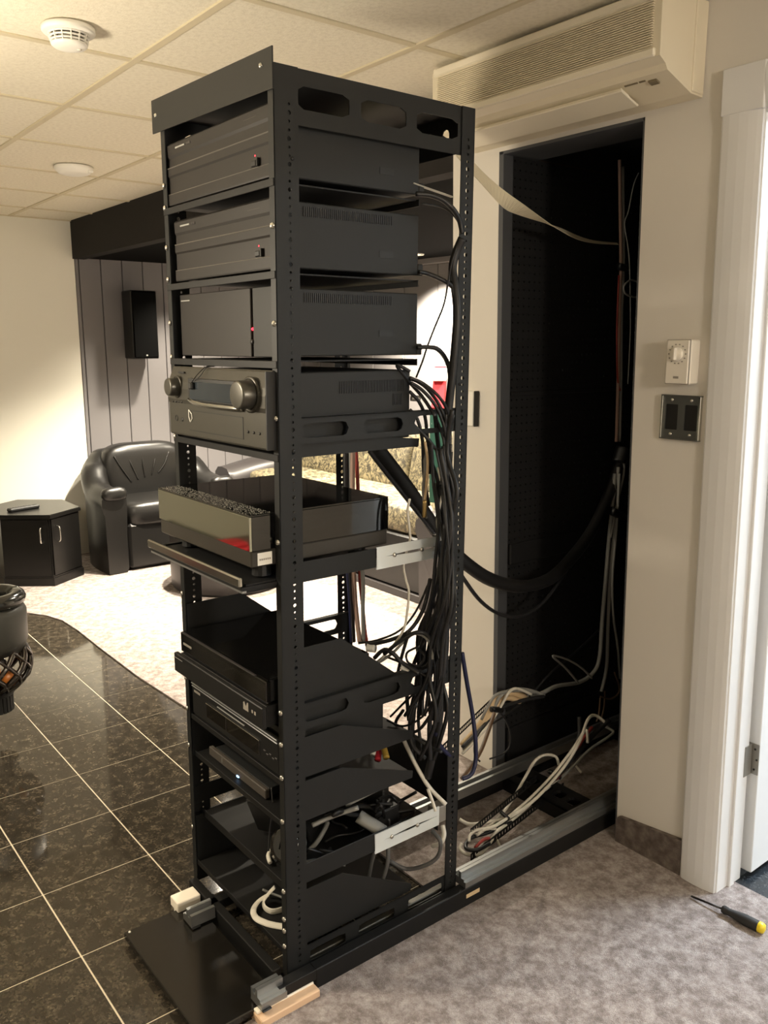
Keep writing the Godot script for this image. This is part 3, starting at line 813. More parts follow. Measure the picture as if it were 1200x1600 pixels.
	m.prism(PackedVector2Array([Vector2(-0.08, 1.29), Vector2(0.07, 1.34), Vector2(0.06, 1.37), Vector2(-0.06, 1.35)]), Vector3(0, 0, -0.032), Vector3.RIGHT, Vector3.UP, Vector3(0, 0, 0.08)); put("white_trim", m, mats.white, o)
	text_at("NFL", 0.085, 0.003, Transform3D(Basis(Vector3.UP, 0.75 - PI / 2 + PI / 4 + 0.0), Vector3(1.33, 1.07, -3.725)), mats.white, o)
	o = thing("kraft_card", "plain peach card standing behind the gift bag against the bright wall", "card", Vector3(1.8, 0.85, -3.9))
	put("card", bx(Vector3(1.8, 0.858, -4.03), Vector3(1.82, 1.44, -3.72), 0.003), mats.peach, o)
	# low games table whose pocketed corner shows at the left edge
	o = thing("games_table", "low glossy dark table with a leather net pocket, at the left edge", "table", Vector3(-1.8, 0, -3.85))
	put("table_top", bx(Vector3(-2.3, 0.515, -4.4), Vector3(-1.32, 0.565, -3.43), 0.02), mats.pool_rail, o)
	put("inlay", bx(Vector3(-2.2, 0.56, -4.3), Vector3(-1.46, 0.567, -3.53)), mats.table_top, o)
	put("apron", bx(Vector3(-2.26, 0.38, -4.36), Vector3(-1.37, 0.515, -3.48), 0.01), mats.pool_apron, o)
	for x in [-2.2, -1.55]:
		for z in [-4.28, -3.62]:
			m = mb(); m.smooth = 0; m.lathe(Vector3(x, 0, z), Vector3.UP, [[0, 0], [0.035, 0], [0.04, 0.03], [0.026, 0.06], [0.03, 0.12], [0.05, 0.24], [0.035, 0.32], [0.05, 0.35], [0.05, 0.4]], 18); put("leg", m, mats.pool_rail, o)
	var pc := Vector3(-1.288, 0.0, -3.38)
	m = mb(); m.smooth = 0
	var rp := PackedVector3Array()
	for k in 33: rp.append(pc + Vector3(0.105 * cos(TAU * k / 32.0), 0.55, 0.105 * sin(TAU * k / 32.0)))
	m.tube(rp, 0.034, 10, 0.85); put("pocket_ring", m, mats.pool_rail, o)
	m = mb(); m.smooth = 0; m.lathe(pc, Vector3.UP, [[0.08, 0.345], [0.118, 0.345], [0.134, 0.39], [0.136, 0.50], [0.12, 0.535], [0.08, 0.535]], 32); put("pocket_collar", m, mats.pool_apron, o)
	m = mb(); m.smooth = 0
	for sd in [-1, 1]:
		for k in 11:
			var sp := []
			for q in 7:
				var a: float = TAU * k / 11.0 + sd * q * 0.2
				var r := 0.118 + 0.024 * sin(PI * q / 6.0) - 0.07 * pow(q / 6.0, 3)
				sp.append(pc + Vector3(r * cos(a), 0.355 - 0.03 * q, r * sin(a)))
			m.tube(curve(sp, 3), 0.0115, 6, 0.6)
	put("pocket_net", m, mats.pocket, o)
	m = mb(); m.smooth = 0; m.lathe(pc, Vector3.UP, [[0.03, 0.165], [0.065, 0.165], [0.078, 0.185], [0.06, 0.205]], 20)
	m.smooth = -1
	for k in 24:
		m.xf = Transform3D(Basis(Vector3.UP, TAU * k / 24.0), pc); m.box(Vector3(0.054, 0.1, -0.0065), Vector3(0.062, 0.18, 0.0065), 0.001)
	put("fringe", m, mats.black, o)
	var bn := 0
	for q in [Vector3(0.045, 0.235, 0.05), Vector3(-0.045, 0.235, 0.05), Vector3(0.0, 0.24, -0.05)]:
		var bb := thing("game_ball", ["orange ball on the right in the leather pocket net", "orange ball on the left in the leather pocket net", "orange ball at the back of the leather pocket net"][bn], "ball", pc + q - Vector3(0, 0.035, 0), "balls in the pocket net")
		bn += 1
		m = mb(); m.smooth = 0; m.ball(pc + q, Vector3.ONE * 0.036, 18); put("ball", m, mats.orange, bb)
	o = thing("red_cloth", "folded red cloth lying on the low games table", "cloth", Vector3(-2.17, 0.567, -3.52))
	put("lower_fold", cushion(Vector3(-2.28, 0.566, -3.6), Vector3(-2.06, 0.592, -3.43), 0.4), mats.red, o)
	put("upper_fold", cushion(Vector3(-2.26, 0.588, -3.59), Vector3(-2.09, 0.612, -3.45), 0.5), mats.red, o)

# ---------------------------------------------------------------- the pulled-out rack
const RF := -1.127      # front face
const RR := -0.588      # rear face
const ZR := -1.515      # right side
const ZL := -2.015      # left side

func screw_head(p: Vector3, ax: Vector3, r := 0.006) -> MB:
	var m := mb(); m.smooth = 0
	m.lathe(p, ax, [[r, 0], [r * 0.95, r * 0.3], [r * 0.6, r * 0.6], [0, r * 0.7]], 10)
	return m

func slotted(m: MB, z: float, x0: float, x1: float, y0: float, y1: float, slots: Array, hh: float, r: float):
	# a rail plate in the plane z with rounded slots; slots are [x0, x1] pairs
	var cuts := [x0]
	for i in slots.size() - 1: cuts.append((slots[i][1] + slots[i + 1][0]) * 0.5)
	cuts.append(x1)
	for i in slots.size():
		m.holed(Vector3(0, 0, z), Vector3.RIGHT, Vector3.UP, Vector3(0, 0, 0.003), cuts[i], cuts[i + 1], y0, y1, (slots[i][0] + slots[i][1]) * 0.5, (y0 + y1) * 0.5, (slots[i][1] - slots[i][0]) * 0.5, hh, r, 28)

func shelf(o: Node3D, y: float, xf_: float, xr: float, gus := 0.0, lip := 0.015):
	var m := mb()
	m.box(Vector3(xf_, y - 0.003, ZL + 0.03), Vector3(xr, y, ZR - 0.03))
	m.box(Vector3(xf_ - 0.002, y - lip, ZL + 0.001), Vector3(xf_ + 0.001, y, ZR - 0.001), 0.0008)
	m.box(Vector3(xr - 0.002, y - lip, ZL + 0.02), Vector3(xr, y, ZR - 0.02))
	var sh := put("shelf", m, mats.rack_in, o)
	if gus > 0.0:
		for z in [ZR - 0.018, ZL + 0.015]:
			m = mb()
			m.prism(PackedVector2Array([Vector2(RF + 0.005, y - 0.012), Vector2(xr - 0.002, y - 0.012), Vector2(xr, y + 0.006), Vector2(-0.958, y + gus), Vector2(RF + 0.005, y + gus)]), Vector3(0, 0, z), Vector3.RIGHT, Vector3.UP, Vector3(0, 0, 0.003))
			put("shelf_side", m, mats.rack, sh)

func build_rack():
	var o := thing("equipment_rack", "tall black perforated steel equipment rack pulled out of the wall opening", "equipment rack", Vector3(-0.86, 0.06, -1.765))
	# four perforated angle posts
	for q in [[RF, 1, ZR, -1, 0.057], [RF, 1, ZL, 1, 0.057], [RR, -1, ZR, -1, 0.04], [RR, -1, ZL, 1, 0.04]]:
		var m := mb()
		var x0: float = q[0]; var w: float = q[4] * q[1]
		var xa := minf(x0, x0 + w); var xb := maxf(x0, x0 + w)
		var cu: float = x0 + w * (0.62 if q[0] == RF else 0.5)
		var n := 120
		var y0 := 0.06; var pitch := 0.0159
		for k in n:
			var big := k % 3 == 1
			var r := 0.0044 if big else 0.0028
			if q[0] == RR: r *= 1.2
			m.holed(Vector3(0, 0, q[2]), Vector3.RIGHT, Vector3.UP, Vector3(0, 0, 0.0028 * q[3]), xa, xb, y0 + pitch * k, y0 + pitch * (k + 1), cu, y0 + pitch * (k + 0.5), r, r, r, 8)
		m.box(Vector3(xa, y0 + pitch * n, q[2]), Vector3(xb, 2.03, q[2] + 0.0028 * q[3]))
		m.box(Vector3(xa, 0.032, q[2]), Vector3(xb, y0, q[2] + 0.0028 * q[3]))
		m.box(Vector3(x0, 0.032, q[2]), Vector3(x0 + 0.0028 * q[1], 2.03, q[2] + 0.02 * q[3]), 0.0006)
		put("post", m, mats.rack, o)
	# blank panel across the top front, hung a little askew
	var m := mb()
	m.prism(PackedVector2Array([Vector2(-2.052, 1.998), Vector2(-1.511, 1.981), Vector2(-1.511, 2.057), Vector2(-2.052, 2.073)]), Vector3(RF - 0.0035, 0, 0), Vector3.BACK, Vector3.UP, Vector3(0.003, 0, 0))
	var bp := put("blank_panel", m, mats.rack, o)
	for s in [Vector3(RF - 0.0035, 2.036, -2.03), Vector3(RF - 0.0035, 2.031, -1.552)]: put("screw", screw_head(s, Vector3.LEFT, 0.0055), mats.screw, bp)
	# side rails
	for z in [ZR - 0.0065, ZL + 0.0035]:
		m = mb(); slotted(m, z, RF + 0.002, RR - 0.002, 1.925, 2.03, [[-1.068, -0.942], [-0.913, -0.79], [-0.761, -0.637]], 0.0215, 0.012); put("top_rail", m, mats.rack, o)
		for y in [[1.292, 1.347], [0.645, 0.708]]:
			m = mb(); slotted(m, z, RF + 0.002, RR - 0.002, y[0], y[1], [[-1.07, -0.945], [-0.905, -0.79], [-0.755, -0.634]], 0.0155, 0.0154); put("side_rail", m, mats.rack, o)
			m = mb(); m.box(Vector3(RF + 0.003, y[1] - 0.003, minf(z, z + 0.016 * (-1 if z > -1.7 else 1))), Vector3(RR - 0.003, y[1], maxf(z + 0.003, z + 0.016 * (-1 if z > -1.7 else 1)))); put("rail_flange", m, mats.rack, o)
		m = mb(); slotted(m, z, RF + 0.002, RR - 0.002, 0.0325, 0.094, [[-1.06, -0.955], [-0.915, -0.80], [-0.755, -0.635]], 0.0145, 0.006); put("bottom_rail", m, mats.rack, o)
	put("top_plate", bx(Vector3(RF + 0.004, 2.026, ZL + 0.004), Vector3(RR - 0.004, 2.029, ZR - 0.004)), mats.rack_in, o)
	m = mb()
	for k in 9: m.holed(Vector3(RR - 0.006, 0, 0), Vector3.BACK, Vector3.UP, Vector3(0.003, 0, 0), ZL + 0.01 + 0.0533 * k, ZL + 0.01 + 0.0533 * (k + 1), 1.94, 2.028, ZL + 0.036 + 0.0533 * k, 1.984, 0.012, 0.017, 0.012, 12)
	put("rear_crossbar", m, mats.rack_in, o)
	# shelves that carry the equipment
	shelf(o, 1.82, RF, -0.735); shelf(o, 1.644, RF, -0.735); shelf(o, 1.466, RF, -0.735)
	shelf(o, 1.274, RF, -0.73, 0.03)
	shelf(o, 0.656, RF + 0.01, -0.735, 0.178)
	shelf(o, 0.533, RF + 0.006, -0.735, 0.087)
	shelf(o, 0.424, RF + 0.012, -0.735, 0.088)
	shelf(o, 0.247, RF + 0.03, -0.64, 0.0, 0.022)
	shelf(o, 0.104, RF + 0.006, -0.735, 0.13)
	# sliding turntable shelf: solid side plates, zinc slotted brackets, chrome front edge
	m = mb(); m.box(Vector3(-1.212, 0.992, -2.0), Vector3(-0.8, 1.0, -1.53)); m.box(Vector3(-1.2, 0.985, -1.995), Vector3(-0.8, 1.004, -1.985)); m.box(Vector3(-1.2, 0.985, -1.545), Vector3(-0.8, 1.004, -1.535))
	var ts := put("sliding_shelf", m, mats.rack_in, o)
	put("chrome_edge", bx(Vector3(-1.219, 1.0, -2.0), Vector3(-1.209, 1.021, -1.53), 0.003), mats.chrome, ts)
	put("edge_backing", bx(Vector3(-1.211, 0.986, -1.998), Vector3(-1.2, 1.0, -1.532), 0.001), mats.alu, ts)
	for z in [ZR - 0.005, ZL + 0.002]:
		put("side_plate", bx(Vector3(RF + 0.003, 0.99, z), Vector3(-0.8, 1.036, z + 0.003), 0.0008), mats.rack, o)
		put("side_plate", bx(Vector3(RF + 0.003, 0.262, z), Vector3(-0.79, 0.312, z + 0.003), 0.0008), mats.rack, o)
		for y in [0.985, 0.256]:
			m = mb()
			var zz: float = z + (0.003 if z > -1.7 else -0.003)
			m.holed(Vector3(0, 0, zz), Vector3.RIGHT, Vector3.UP, Vector3(0, 0, 0.0025), -0.868, -0.655, y, y + 0.053, -0.748, y + 0.028, 0.094, 0.0035, 0.0034, 20)
			var br := put("slotted_bracket", m, mats.zinc, o)
			for x in [-0.815, -0.73]: put("bolt", screw_head(Vector3(x, y + 0.028, zz + 0.0024), Vector3.BACK, 0.006), mats.screw, br)
			m = mb(); m.box(Vector3(-0.668, y + 0.004, minf(zz, zz - 0.03)), Vector3(-0.63, y + 0.05, maxf(zz + 0.002, zz - 0.028)), 0.001); put("bracket_angle", m, mats.steel, br)
	# closed panels low in the rack
	put("left_panel", bx(Vector3(RF + 0.01, 0.085, ZL + 0.004), Vector3(-0.93, 0.235, ZL + 0.008)), mats.rack_in, o)
	put("rear_panel", bx(Vector3(-0.606, 0.27, ZL + 0.03), Vector3(-0.60, 0.434, ZR - 0.005), 0.001), mats.black, o)
	# bright heads of the rack screws
	for y in [1.873, 1.822, 1.73, 1.655, 1.551, 1.469, 1.272, 0.862, 0.63, 0.545, 0.44, 0.2]:
		put("screw", screw_head(Vector3(RF - 0.001, y, ZL + 0.008), Vector3(-1, 0, -0.25), 0.0065), mats.screw, o)
	for y in [1.731, 1.541, 1.349, 1.087, 0.70, 0.625, 0.545, 0.438, 0.262, 0.19, 0.16, 0.12]:
		put("screw", screw_head(Vector3(RF - 0.001, y, ZR - 0.008), Vector3(-1, 0, 0.25), 0.0065), mats.screw, o)
	for q in [Vector3(-1.085, 1.86, ZR), Vector3(-1.09, 1.28, ZR), Vector3(-0.617, 1.405, ZR)]: put("screw", screw_head(q, Vector3.BACK, 0.004), mats.black, o)

# ---------------------------------------------------------------- equipment on the shelves
func vents(m: MB, x0: float, x1: float, y0: float, y1: float, z: float, n: int):
	for k in n:
		var x := lerpf(x0, x1, (k + 0.5) / n); var w := (x1 - x0) / n * 0.28
		m.box(Vector3(x - w, y0, z), Vector3(x + w, y1, z + 0.0016))

func amplifier(label: String, y0: float, y1: float, xf_: float, row: int, zl: float) -> Node3D:
	var o := thing("power_amplifier", label, "amplifier", Vector3(-0.93, y0, -1.765), "black power amplifiers in the rack")
	var zr := -1.54
	var m := mb()
	m.box(Vector3(xf_ + 0.014, y0 + 0.004, zl + 0.003), Vector3(-0.732, y1 - 0.004, zr), 0.002)
	put("case", m, mats.case, o)
	m = mb(); vents(m, -1.045, -0.808, y1 - 0.032, y1 - 0.013, zr, 46)
	tag(put("side_vents", m, mats.black, o), "", "", "", "stuff")
	m = mb(); m.box(Vector3(-0.845, y1 - 0.102, zr - 0.001), Vector3(-0.806, y1 - 0.088, zr + 0.0008)); put("side_recess", m, mats.black, o)
	put("rear_foot", bx(Vector3(-0.735, y0 + 0.004, zr - 0.02), Vector3(-0.718, y0 + 0.03, zr + 0.002), 0.002), mats.case, o)
	var hh := y1 - y0
	if row < 2:
		# stepped face: proud strips with ledges, their highlights painted as lighter beads
		var f := func(t: float) -> float: return y1 - hh * t
		var pr := PackedVector2Array([Vector2(xf_ + 0.016, f.call(0.0)), Vector2(xf_ + 0.004, f.call(0.0)), Vector2(xf_, f.call(0.03)), Vector2(xf_ + 0.001, f.call(0.2)), Vector2(xf_ + 0.004, f.call(0.24)), Vector2(xf_ + 0.0035, f.call(0.385)),
			Vector2(xf_, f.call(0.395)), Vector2(xf_, f.call(0.52)), Vector2(xf_ + 0.003, f.call(0.55)), Vector2(xf_ + 0.003, f.call(0.815)), Vector2(xf_ - 0.001, f.call(0.825)), Vector2(xf_ - 0.001, f.call(0.98)), Vector2(xf_, f.call(1.0)), Vector2(xf_ + 0.016, f.call(1.0))])
		m = mb(); m.prism(pr, Vector3(0, 0, zl), Vector3.RIGHT, Vector3.UP, Vector3(0, 0, zr - zl + 0.004)); put("front_panel", m, mats.face, o)
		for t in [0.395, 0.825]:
			m = mb(); m.cyl(Vector3(xf_ + 0.0002, f.call(t), zl), Vector3(xf_ + 0.0002, f.call(t), zr), 0.0014, -1, 6); put("highlight_bead", m, mats.edge, o)
		put("logo_mark", bx(Vector3(xf_ - 0.0006, y1 - hh * 0.115, -1.952), Vector3(xf_ + 0.002, y1 - hh * 0.09, -1.905)), mats.cable_gray, o)
		put("logo_mark", bx(Vector3(xf_ - 0.0006, y1 - hh * 0.125, -1.896), Vector3(xf_ + 0.002, y1 - hh * 0.085, -1.876)), mats.leather_gray, o)
		m = mb(); m.smooth = 0; m.ball(Vector3(xf_ + 0.005, y1 - hh * 0.645, -1.6), Vector3(0.003, 0.0028, 0.0028), 10); put("power_light", m, mats.led_red, o)
		put("power_switch", bx(Vector3(xf_ - 0.001, y1 - hh * 0.8, -1.612), Vector3(xf_ + 0.008, y1 - hh * 0.71, -1.592), 0.002), mats.black, o)
		put("switch_guard", bx(Vector3(xf_ - 0.004, y1 - hh * 0.81, -1.586), Vector3(xf_ + 0.008, y1 - hh * 0.69, -1.581), 0.001), mats.black, o)
		put("print_strip", bx(Vector3(xf_ + 0.0005, y1 - hh * 0.12, -1.64), Vector3(xf_ + 0.002, y1 - hh * 0.1, -1.59)), mats.face_light, o)
	else:
		put("front_panel", bx(Vector3(xf_, y0 + 0.002, zl), Vector3(xf_ + 0.015, y1, -1.645), 0.0015), mats.face, o)
		put("side_panel", bx(Vector3(xf_ + 0.001, y0 + 0.002, -1.638), Vector3(xf_ + 0.015, y1, zr + 0.004), 0.0015), mats.case, o)
		put("logo_mark", bx(Vector3(xf_ - 0.0006, y1 - 0.016, -1.976), Vector3(xf_ + 0.002, y1 - 0.0135, -1.93)), mats.cable_gray, o)
		m = mb(); m.smooth = 0; m.ball(Vector3(xf_ + 0.003, 1.532, -1.6415), Vector3(0.004, 0.0034, 0.0034), 10); put("power_light", m, mats.led_red, o)
		m = mb(); m.smooth = 0; m.cyl(Vector3(xf_ + 0.004, 1.505, -1.6415), Vector3(xf_ - 0.002, 1.505, -1.6415), 0.0055, -1, 14); put("power_button", m, mats.black, o)
	return o

func flat_box(called: String, label: String, cat: String, lo: Vector3, hi: Vector3, face_mat: Material, case_mat: Material, b := 0.002) -> Node3D:
	var o := thing(called, label, cat, Vector3((lo.x + hi.x) * 0.5, lo.y, (lo.z + hi.z) * 0.5))
	put("case", bx(Vector3(lo.x + 0.012, lo.y + 0.003, lo.z + 0.018), Vector3(hi.x, hi.y, hi.z - 0.002), 0.001), case_mat, o)
	put("front_panel", bx(lo, Vector3(lo.x + 0.0125, hi.y - 0.001, hi.z), b), face_mat, o)
	for x in [lo.x + 0.05, hi.x - 0.05]:
		for z in [lo.z + 0.05, hi.z - 0.05]:
			var m := mb(); m.cyl(Vector3(x, lo.y - 0.002, z), Vector3(x, lo.y + 0.004, z), 0.012, -1, 10)
			put("foot", m, mats.black, o)
	return o

func build_equipment():
	amplifier("black stepped-face power amplifier on the topmost rack shelf", 1.826, 1.965, -1.1215, 0, -2.004)
	amplifier("black stepped-face power amplifier, second from the top of the rack", 1.65, 1.79, -1.117, 1, -1.984)
	amplifier("plain flat-faced black power amplifier directly above the receiver", 1.471, 1.618, -1.111, 2, -1.982)
	# receiver
	var o := thing("av_receiver", "gray-faced audio receiver with two round knobs in the middle of the rack", "receiver", Vector3(-0.94, 1.28, -1.765))
	var zl := -1.99; var zr := -1.527
	put("case", bx(Vector3(-1.128, 1.284, -1.98), Vector3(-0.752, 1.441, -1.54), 0.002), mats.case, o)
	var m := mb()
	var pr := PackedVector2Array([Vector2(-1.12, 1.283), Vector2(-1.12, 1.447), Vector2(-1.13, 1.447), Vector2(-1.134, 1.443), Vector2(-1.139, 1.43), Vector2(-1.146, 1.412), Vector2(-1.15, 1.395), Vector2(-1.15, 1.37), Vector2(-1.147, 1.36), Vector2(-1.147, 1.287), Vector2(-1.145, 1.283)])
	m.prism(pr, Vector3(0, 0, zl), Vector3.RIGHT, Vector3.UP, Vector3(0, 0, zr - zl)); put("front_panel", m, mats.receiver, o)
	m = mb(); m.box(Vector3(-1.149, 1.284, zr - 0.0005), Vector3(-1.12, 1.445, zr + 0.003)); put("side_cheek", m, mats.black, o)
	m = mb(); m.box(Vector3(-1.1515, 1.37, -1.874), Vector3(-1.13, 1.422, -1.62), 0.001); put("display_frame", m, mats.black, o)
	put("display", bx(Vector3(-1.1535, 1.373, -1.862), Vector3(-1.15, 1.415, -1.624), 0.001), mats.screen, o)
	m = mb(); m.smooth = 0
	m.tube(curve([Vector3(-1.15, 1.372, -1.872), Vector3(-1.156, 1.3665, -1.83), Vector3(-1.159, 1.364, -1.745), Vector3(-1.156, 1.3635, -1.66), Vector3(-1.15, 1.364, -1.62)], 8), 0.0055, 10); put("display_sill", m, mats.chrome, o)
	m = mb()
	for q in [[Vector3(-1.1478, 1.2985, -1.882), Vector3(-1.146, 1.3, -1.624)], [Vector3(-1.1478, 1.345, -1.882), Vector3(-1.146, 1.3465, -1.624)], [Vector3(-1.1478, 1.2985, -1.6265), Vector3(-1.146, 1.3465, -1.624)]]: m.box(q[0], q[1])
	put("flap_gap", m, mats.black, o)
	for q in [[Vector3(-1.147, 1.399, -1.94), 0.0215, 0.026], [Vector3(-1.147, 1.396, -1.59), 0.030, 0.034]]:
		var r: float = q[1]
		m = mb(); m.smooth = 0; m.lathe(q[0], Vector3.LEFT, [[r * 1.28, 0], [r * 1.28, 0.003], [r * 1.12, 0.0045], [r * 1.05, 0.003]], 32)
		put("knob_ring", m, mats.chrome_dark, o)
		m = mb(); m.smooth = 0; m.lathe(q[0], Vector3.LEFT, [[r, 0.002], [r, q[2] - 0.003], [r * 0.93, q[2]], [r * 0.85, q[2] + 0.0005], [0, q[2] + 0.0005]], 32)
		put("knob", m, mats.knob, o)
	m = mb(); m.smooth = 0
	for k in 4: m.ball(Vector3(-1.148, 1.363, -1.965 + 0.0155 * k), Vector3(0.002, 0.0026, 0.0026), 8)
	for k in 3: m.ball(Vector3(-1.148, 1.3165, -1.603 + 0.024 * k), Vector3(0.002, 0.0032, 0.0032), 8)
	put("buttons", m, mats.black, o)
	m = mb(); m.smooth = 0
	m.lathe(Vector3(-1.147, 1.323, -1.952), Vector3.LEFT, [[0.006, 0], [0.0075, 0], [0.0075, 0.001], [0.006, 0.001], [0.006, 0]], 16); m.lathe(Vector3(-1.147, 1.321, -1.92), Vector3.LEFT, [[0, 0.0008], [0.005, 0.0008], [0.005, 0]], 12); put("jacks", m, mats.black, o)
	m = mb()   # outlined shield mark
	var tp := [Vector3(-1.149, 1.347, -1.881), Vector3(-1.149, 1.338, -1.866), Vector3(-1.149, 1.328, -1.864), Vector3(-1.149, 1.319, -1.874), Vector3(-1.149, 1.33, -1.881), Vector3(-1.149, 1.347, -1.881)]
	m.tube(PackedVector3Array(tp), 0.0011, 5); put("shield_mark", m, mats.white, o)
	put("badge", bx(Vector3(-1.1425, 1.4315, -1.944), Vector3(-1.139, 1.4355, -1.912)), mats.black, o)
	m = mb(); vents(m, -0.955, -0.77, 1.393, 1.42, -1.54, 40); vents(m, -0.804, -0.776, 1.362, 1.388, -1.54, 6); tag(put("side_vents", m, mats.black, o), "", "", "", "stuff")
	# infrared emitter hanging over the display
	o = thing("infrared_emitter", "small black infrared emitter hanging on a thin wire over the receiver display", "emitter", Vector3(-1.156, 1.40, -1.845))
	put("eye", bx(Vector3(-1.163, 1.397, -1.853), Vector3(-1.154, 1.414, -1.835), 0.003), mats.black, o)
	m = mb(); m.tube(curve([Vector3(-1.157, 1.413, -1.842), Vector3(-1.152, 1.43, -1.825), Vector3(-1.137, 1.449, -1.808), Vector3(-1.12, 1.45, -1.8), Vector3(-1.137, 1.447, -1.806), Vector3(-1.15, 1.43, -1.81), Vector3(-1.156, 1.418, -1.828)], 5), 0.0012, 5); put("wire", m, mats.cable, o)
	# turntable under a smoked cover
	o = thing("turntable", "turntable with a dusty smoked cover and mirror-dark front on the sliding shelf", "turntable", Vector3(-1.0, 1.004, -1.765))
	put("plinth", bx(Vector3(-1.186, 1.036, -1.988), Vector3(-0.82, 1.072, -1.535), 0.003), mats.plinth, o)
	for x in [-1.13, -0.87]:
		for z in [-1.94, -1.59]:
			m = mb(); m.cyl(Vector3(x, 1.004, z), Vector3(x, 1.037, z), 0.022, 0.019, 14)
			put("foot", m, mats.black, o)
	put("front_glass", bx(Vector3(-1.189, 1.072, -1.988), Vector3(-1.183, 1.146, -1.535), 0.001), mats.mirror, o)
	put("right_glass", bx(Vector3(-1.183, 1.072, -1.539), Vector3(-0.818, 1.146, -1.535), 0.001), mats.acrylic, o)
	put("left_glass", bx(Vector3(-1.183, 1.072, -1.988), Vector3(-0.818, 1.146, -1.984), 0.001), mats.acrylic, o)
	put("rear_glass", bx(Vector3(-0.822, 1.072, -1.984), Vector3(-0.818, 1.146, -1.539), 0.001), mats.acrylic, o)
	put("lid", bx(Vector3(-1.189, 1.146, -1.988), Vector3(-0.818, 1.15, -1.535), 0.001), mats.acrylic, o)
	m = mb(); m.smooth = 0; m.lathe(Vector3(-1.0, 1.072, -1.79), Vector3.UP, [[0, 0], [0.15, 0], [0.152, 0.004], [0.15, 0.014], [0.146, 0.016], [0.02, 0.016], [0.0, 0.017]], 48); put("platter", m, mats.black, o)
	m = mb(); m.smooth = 0; m.cyl(Vector3(-0.88, 1.072, -1.6), Vector3(-0.88, 1.105, -1.6), 0.022, 0.018, 18); m.tube(curve([Vector3(-0.86, 1.108, -1.595), Vector3(-0.93, 1.11, -1.605), Vector3(-1.03, 1.106, -1.63), Vector3(-1.08, 1.1, -1.66)], 5), 0.005, 8); put("tonearm", m, mats.alu, o)
	m = mb()
	var dg := RandomNumberGenerator.new(); dg.seed = 4
	for k in 1500:
		var c := Vector3(-1.188 + 0.055 * dg.randf(), 1.1502, dg.randf_range(-1.985, -1.54)); var s := dg.randf_range(0.0004, 0.0011)
		m.xf = Transform3D(Basis(Vector3.UP, dg.randf() * TAU), c); m.box(Vector3(-s, 0, -s * 0.6), Vector3(s, 0.0002, s * 0.6))
	tag(put("dust_haze_flecks", m, mats.dust_haze, o), "", "", "", "stuff")  # real dust, its pale flecks also painting the haze reflected on the lid
	put("label_sticker", bx(Vector3(-1.171, 1.040, -1.5352), Vector3(-1.136, 1.067, -1.534)), mats.white, o)
	m = mb()
	for k in 6: m.box(Vector3(-1.167 + 0.0048 * k, 1.0505, -1.5342), Vector3(-1.1635 + 0.0048 * k, 1.0545, -1.5336))
	put("label_print", m, mats.print_gray, o)
	# two slim players stacked on the gusseted shelf
	o = flat_box("disc_player", "slim black disc player with a glossy mirror top, upper of the stacked pair", "disc player", Vector3(-1.148, 0.716, -1.985), Vector3(-0.86, 0.769, -1.55), mats.gloss, mats.black)
	put("gloss_top", bx(Vector3(-1.14, 0.7685, -1.98), Vector3(-0.862, 0.7705, -1.555)), mats.gloss, o)
	m = mb()
	for k in 7: m.box(Vector3(-1.1488, 0.738, -1.968 + 0.0068 * k), Vector3(-1.147, 0.744, -1.9635 + 0.0068 * k))
	put("name_print", m, mats.print_gray, o)
	put("edge_strip", bx(Vector3(-1.149, 0.7665, -1.98), Vector3(-1.142, 0.769, -1.6), 0.0005), mats.leather_gray, o)
	o = flat_box("cable_box", "slim matte black set-top box beneath the glossy disc player", "set-top box", Vector3(-1.162, 0.661, -2.0), Vector3(-0.86, 0.713, -1.545), mats.black, mats.rack_in)
	put("trim_line", bx(Vector3(-1.1628, 0.700, -1.998), Vector3(-1.16, 0.7012, -1.95)), mats.cable_gray, o)
	m = mb(); m.prism(PackedVector2Array([Vector2(-1.63, 0.683), Vector2(-1.607, 0.683), Vector2(-1.607, 0.704), Vector2(-1.612, 0.704), Vector2(-1.618, 0.692), Vector2(-1.624, 0.703), Vector2(-1.63, 0.70)]), Vector3(-1.1626, 0, 0), Vector3.BACK, Vector3.UP, Vector3(0.001, 0, 0))
	m.box(Vector3(-1.1626, 0.687, -1.592), Vector3(-1.161, 0.694, -1.586)); m.box(Vector3(-1.1626, 0.686, -1.58), Vector3(-1.161, 0.694, -1.573)); put("clock_print", m, mats.print_gray, o)
	# tape deck
	o = flat_box("tape_deck", "black video tape deck with a bright top edge below the set-top box", "tape deck", Vector3(-1.122, 0.538, -1.985), Vector3(-0.82, 0.632, -1.545), mats.rack_in, mats.case)
	put("top_trim", bx(Vector3(-1.126, 0.622, -1.983), Vector3(-1.12, 0.626, -1.547), 0.001), mats.alu, o)
	put("top_trim", bx(Vector3(-1.125, 0.615, -1.983), Vector3(-1.12, 0.6175, -1.547), 0.001), mats.alu, o)
	put("tape_flap", bx(Vector3(-1.124, 0.556, -1.9), Vector3(-1.12, 0.592, -1.63), 0.001), mats.gloss, o)
	put("flap_trim", bx(Vector3(-1.1255, 0.592, -1.902), Vector3(-1.121, 0.5945, -1.628), 0.0005), mats.chrome, o)
	put("flap_trim", bx(Vector3(-1.1245, 0.603, -1.84), Vector3(-1.121, 0.6055, -1.70), 0.0005), mats.cable_gray, o)
	put("flap_seam", bx(Vector3(-1.1246, 0.556, -1.7945), Vector3(-1.123, 0.592, -1.7925)), mats.leather_gray, o)
	m = mb()
	for k in 6: m.box(Vector3(-1.1228, 0.601, -1.972 + 0.006 * k), Vector3(-1.121, 0.607, -1.968 + 0.006 * k))
	put("name_print", m, mats.print_gray, o)
	m = mb()
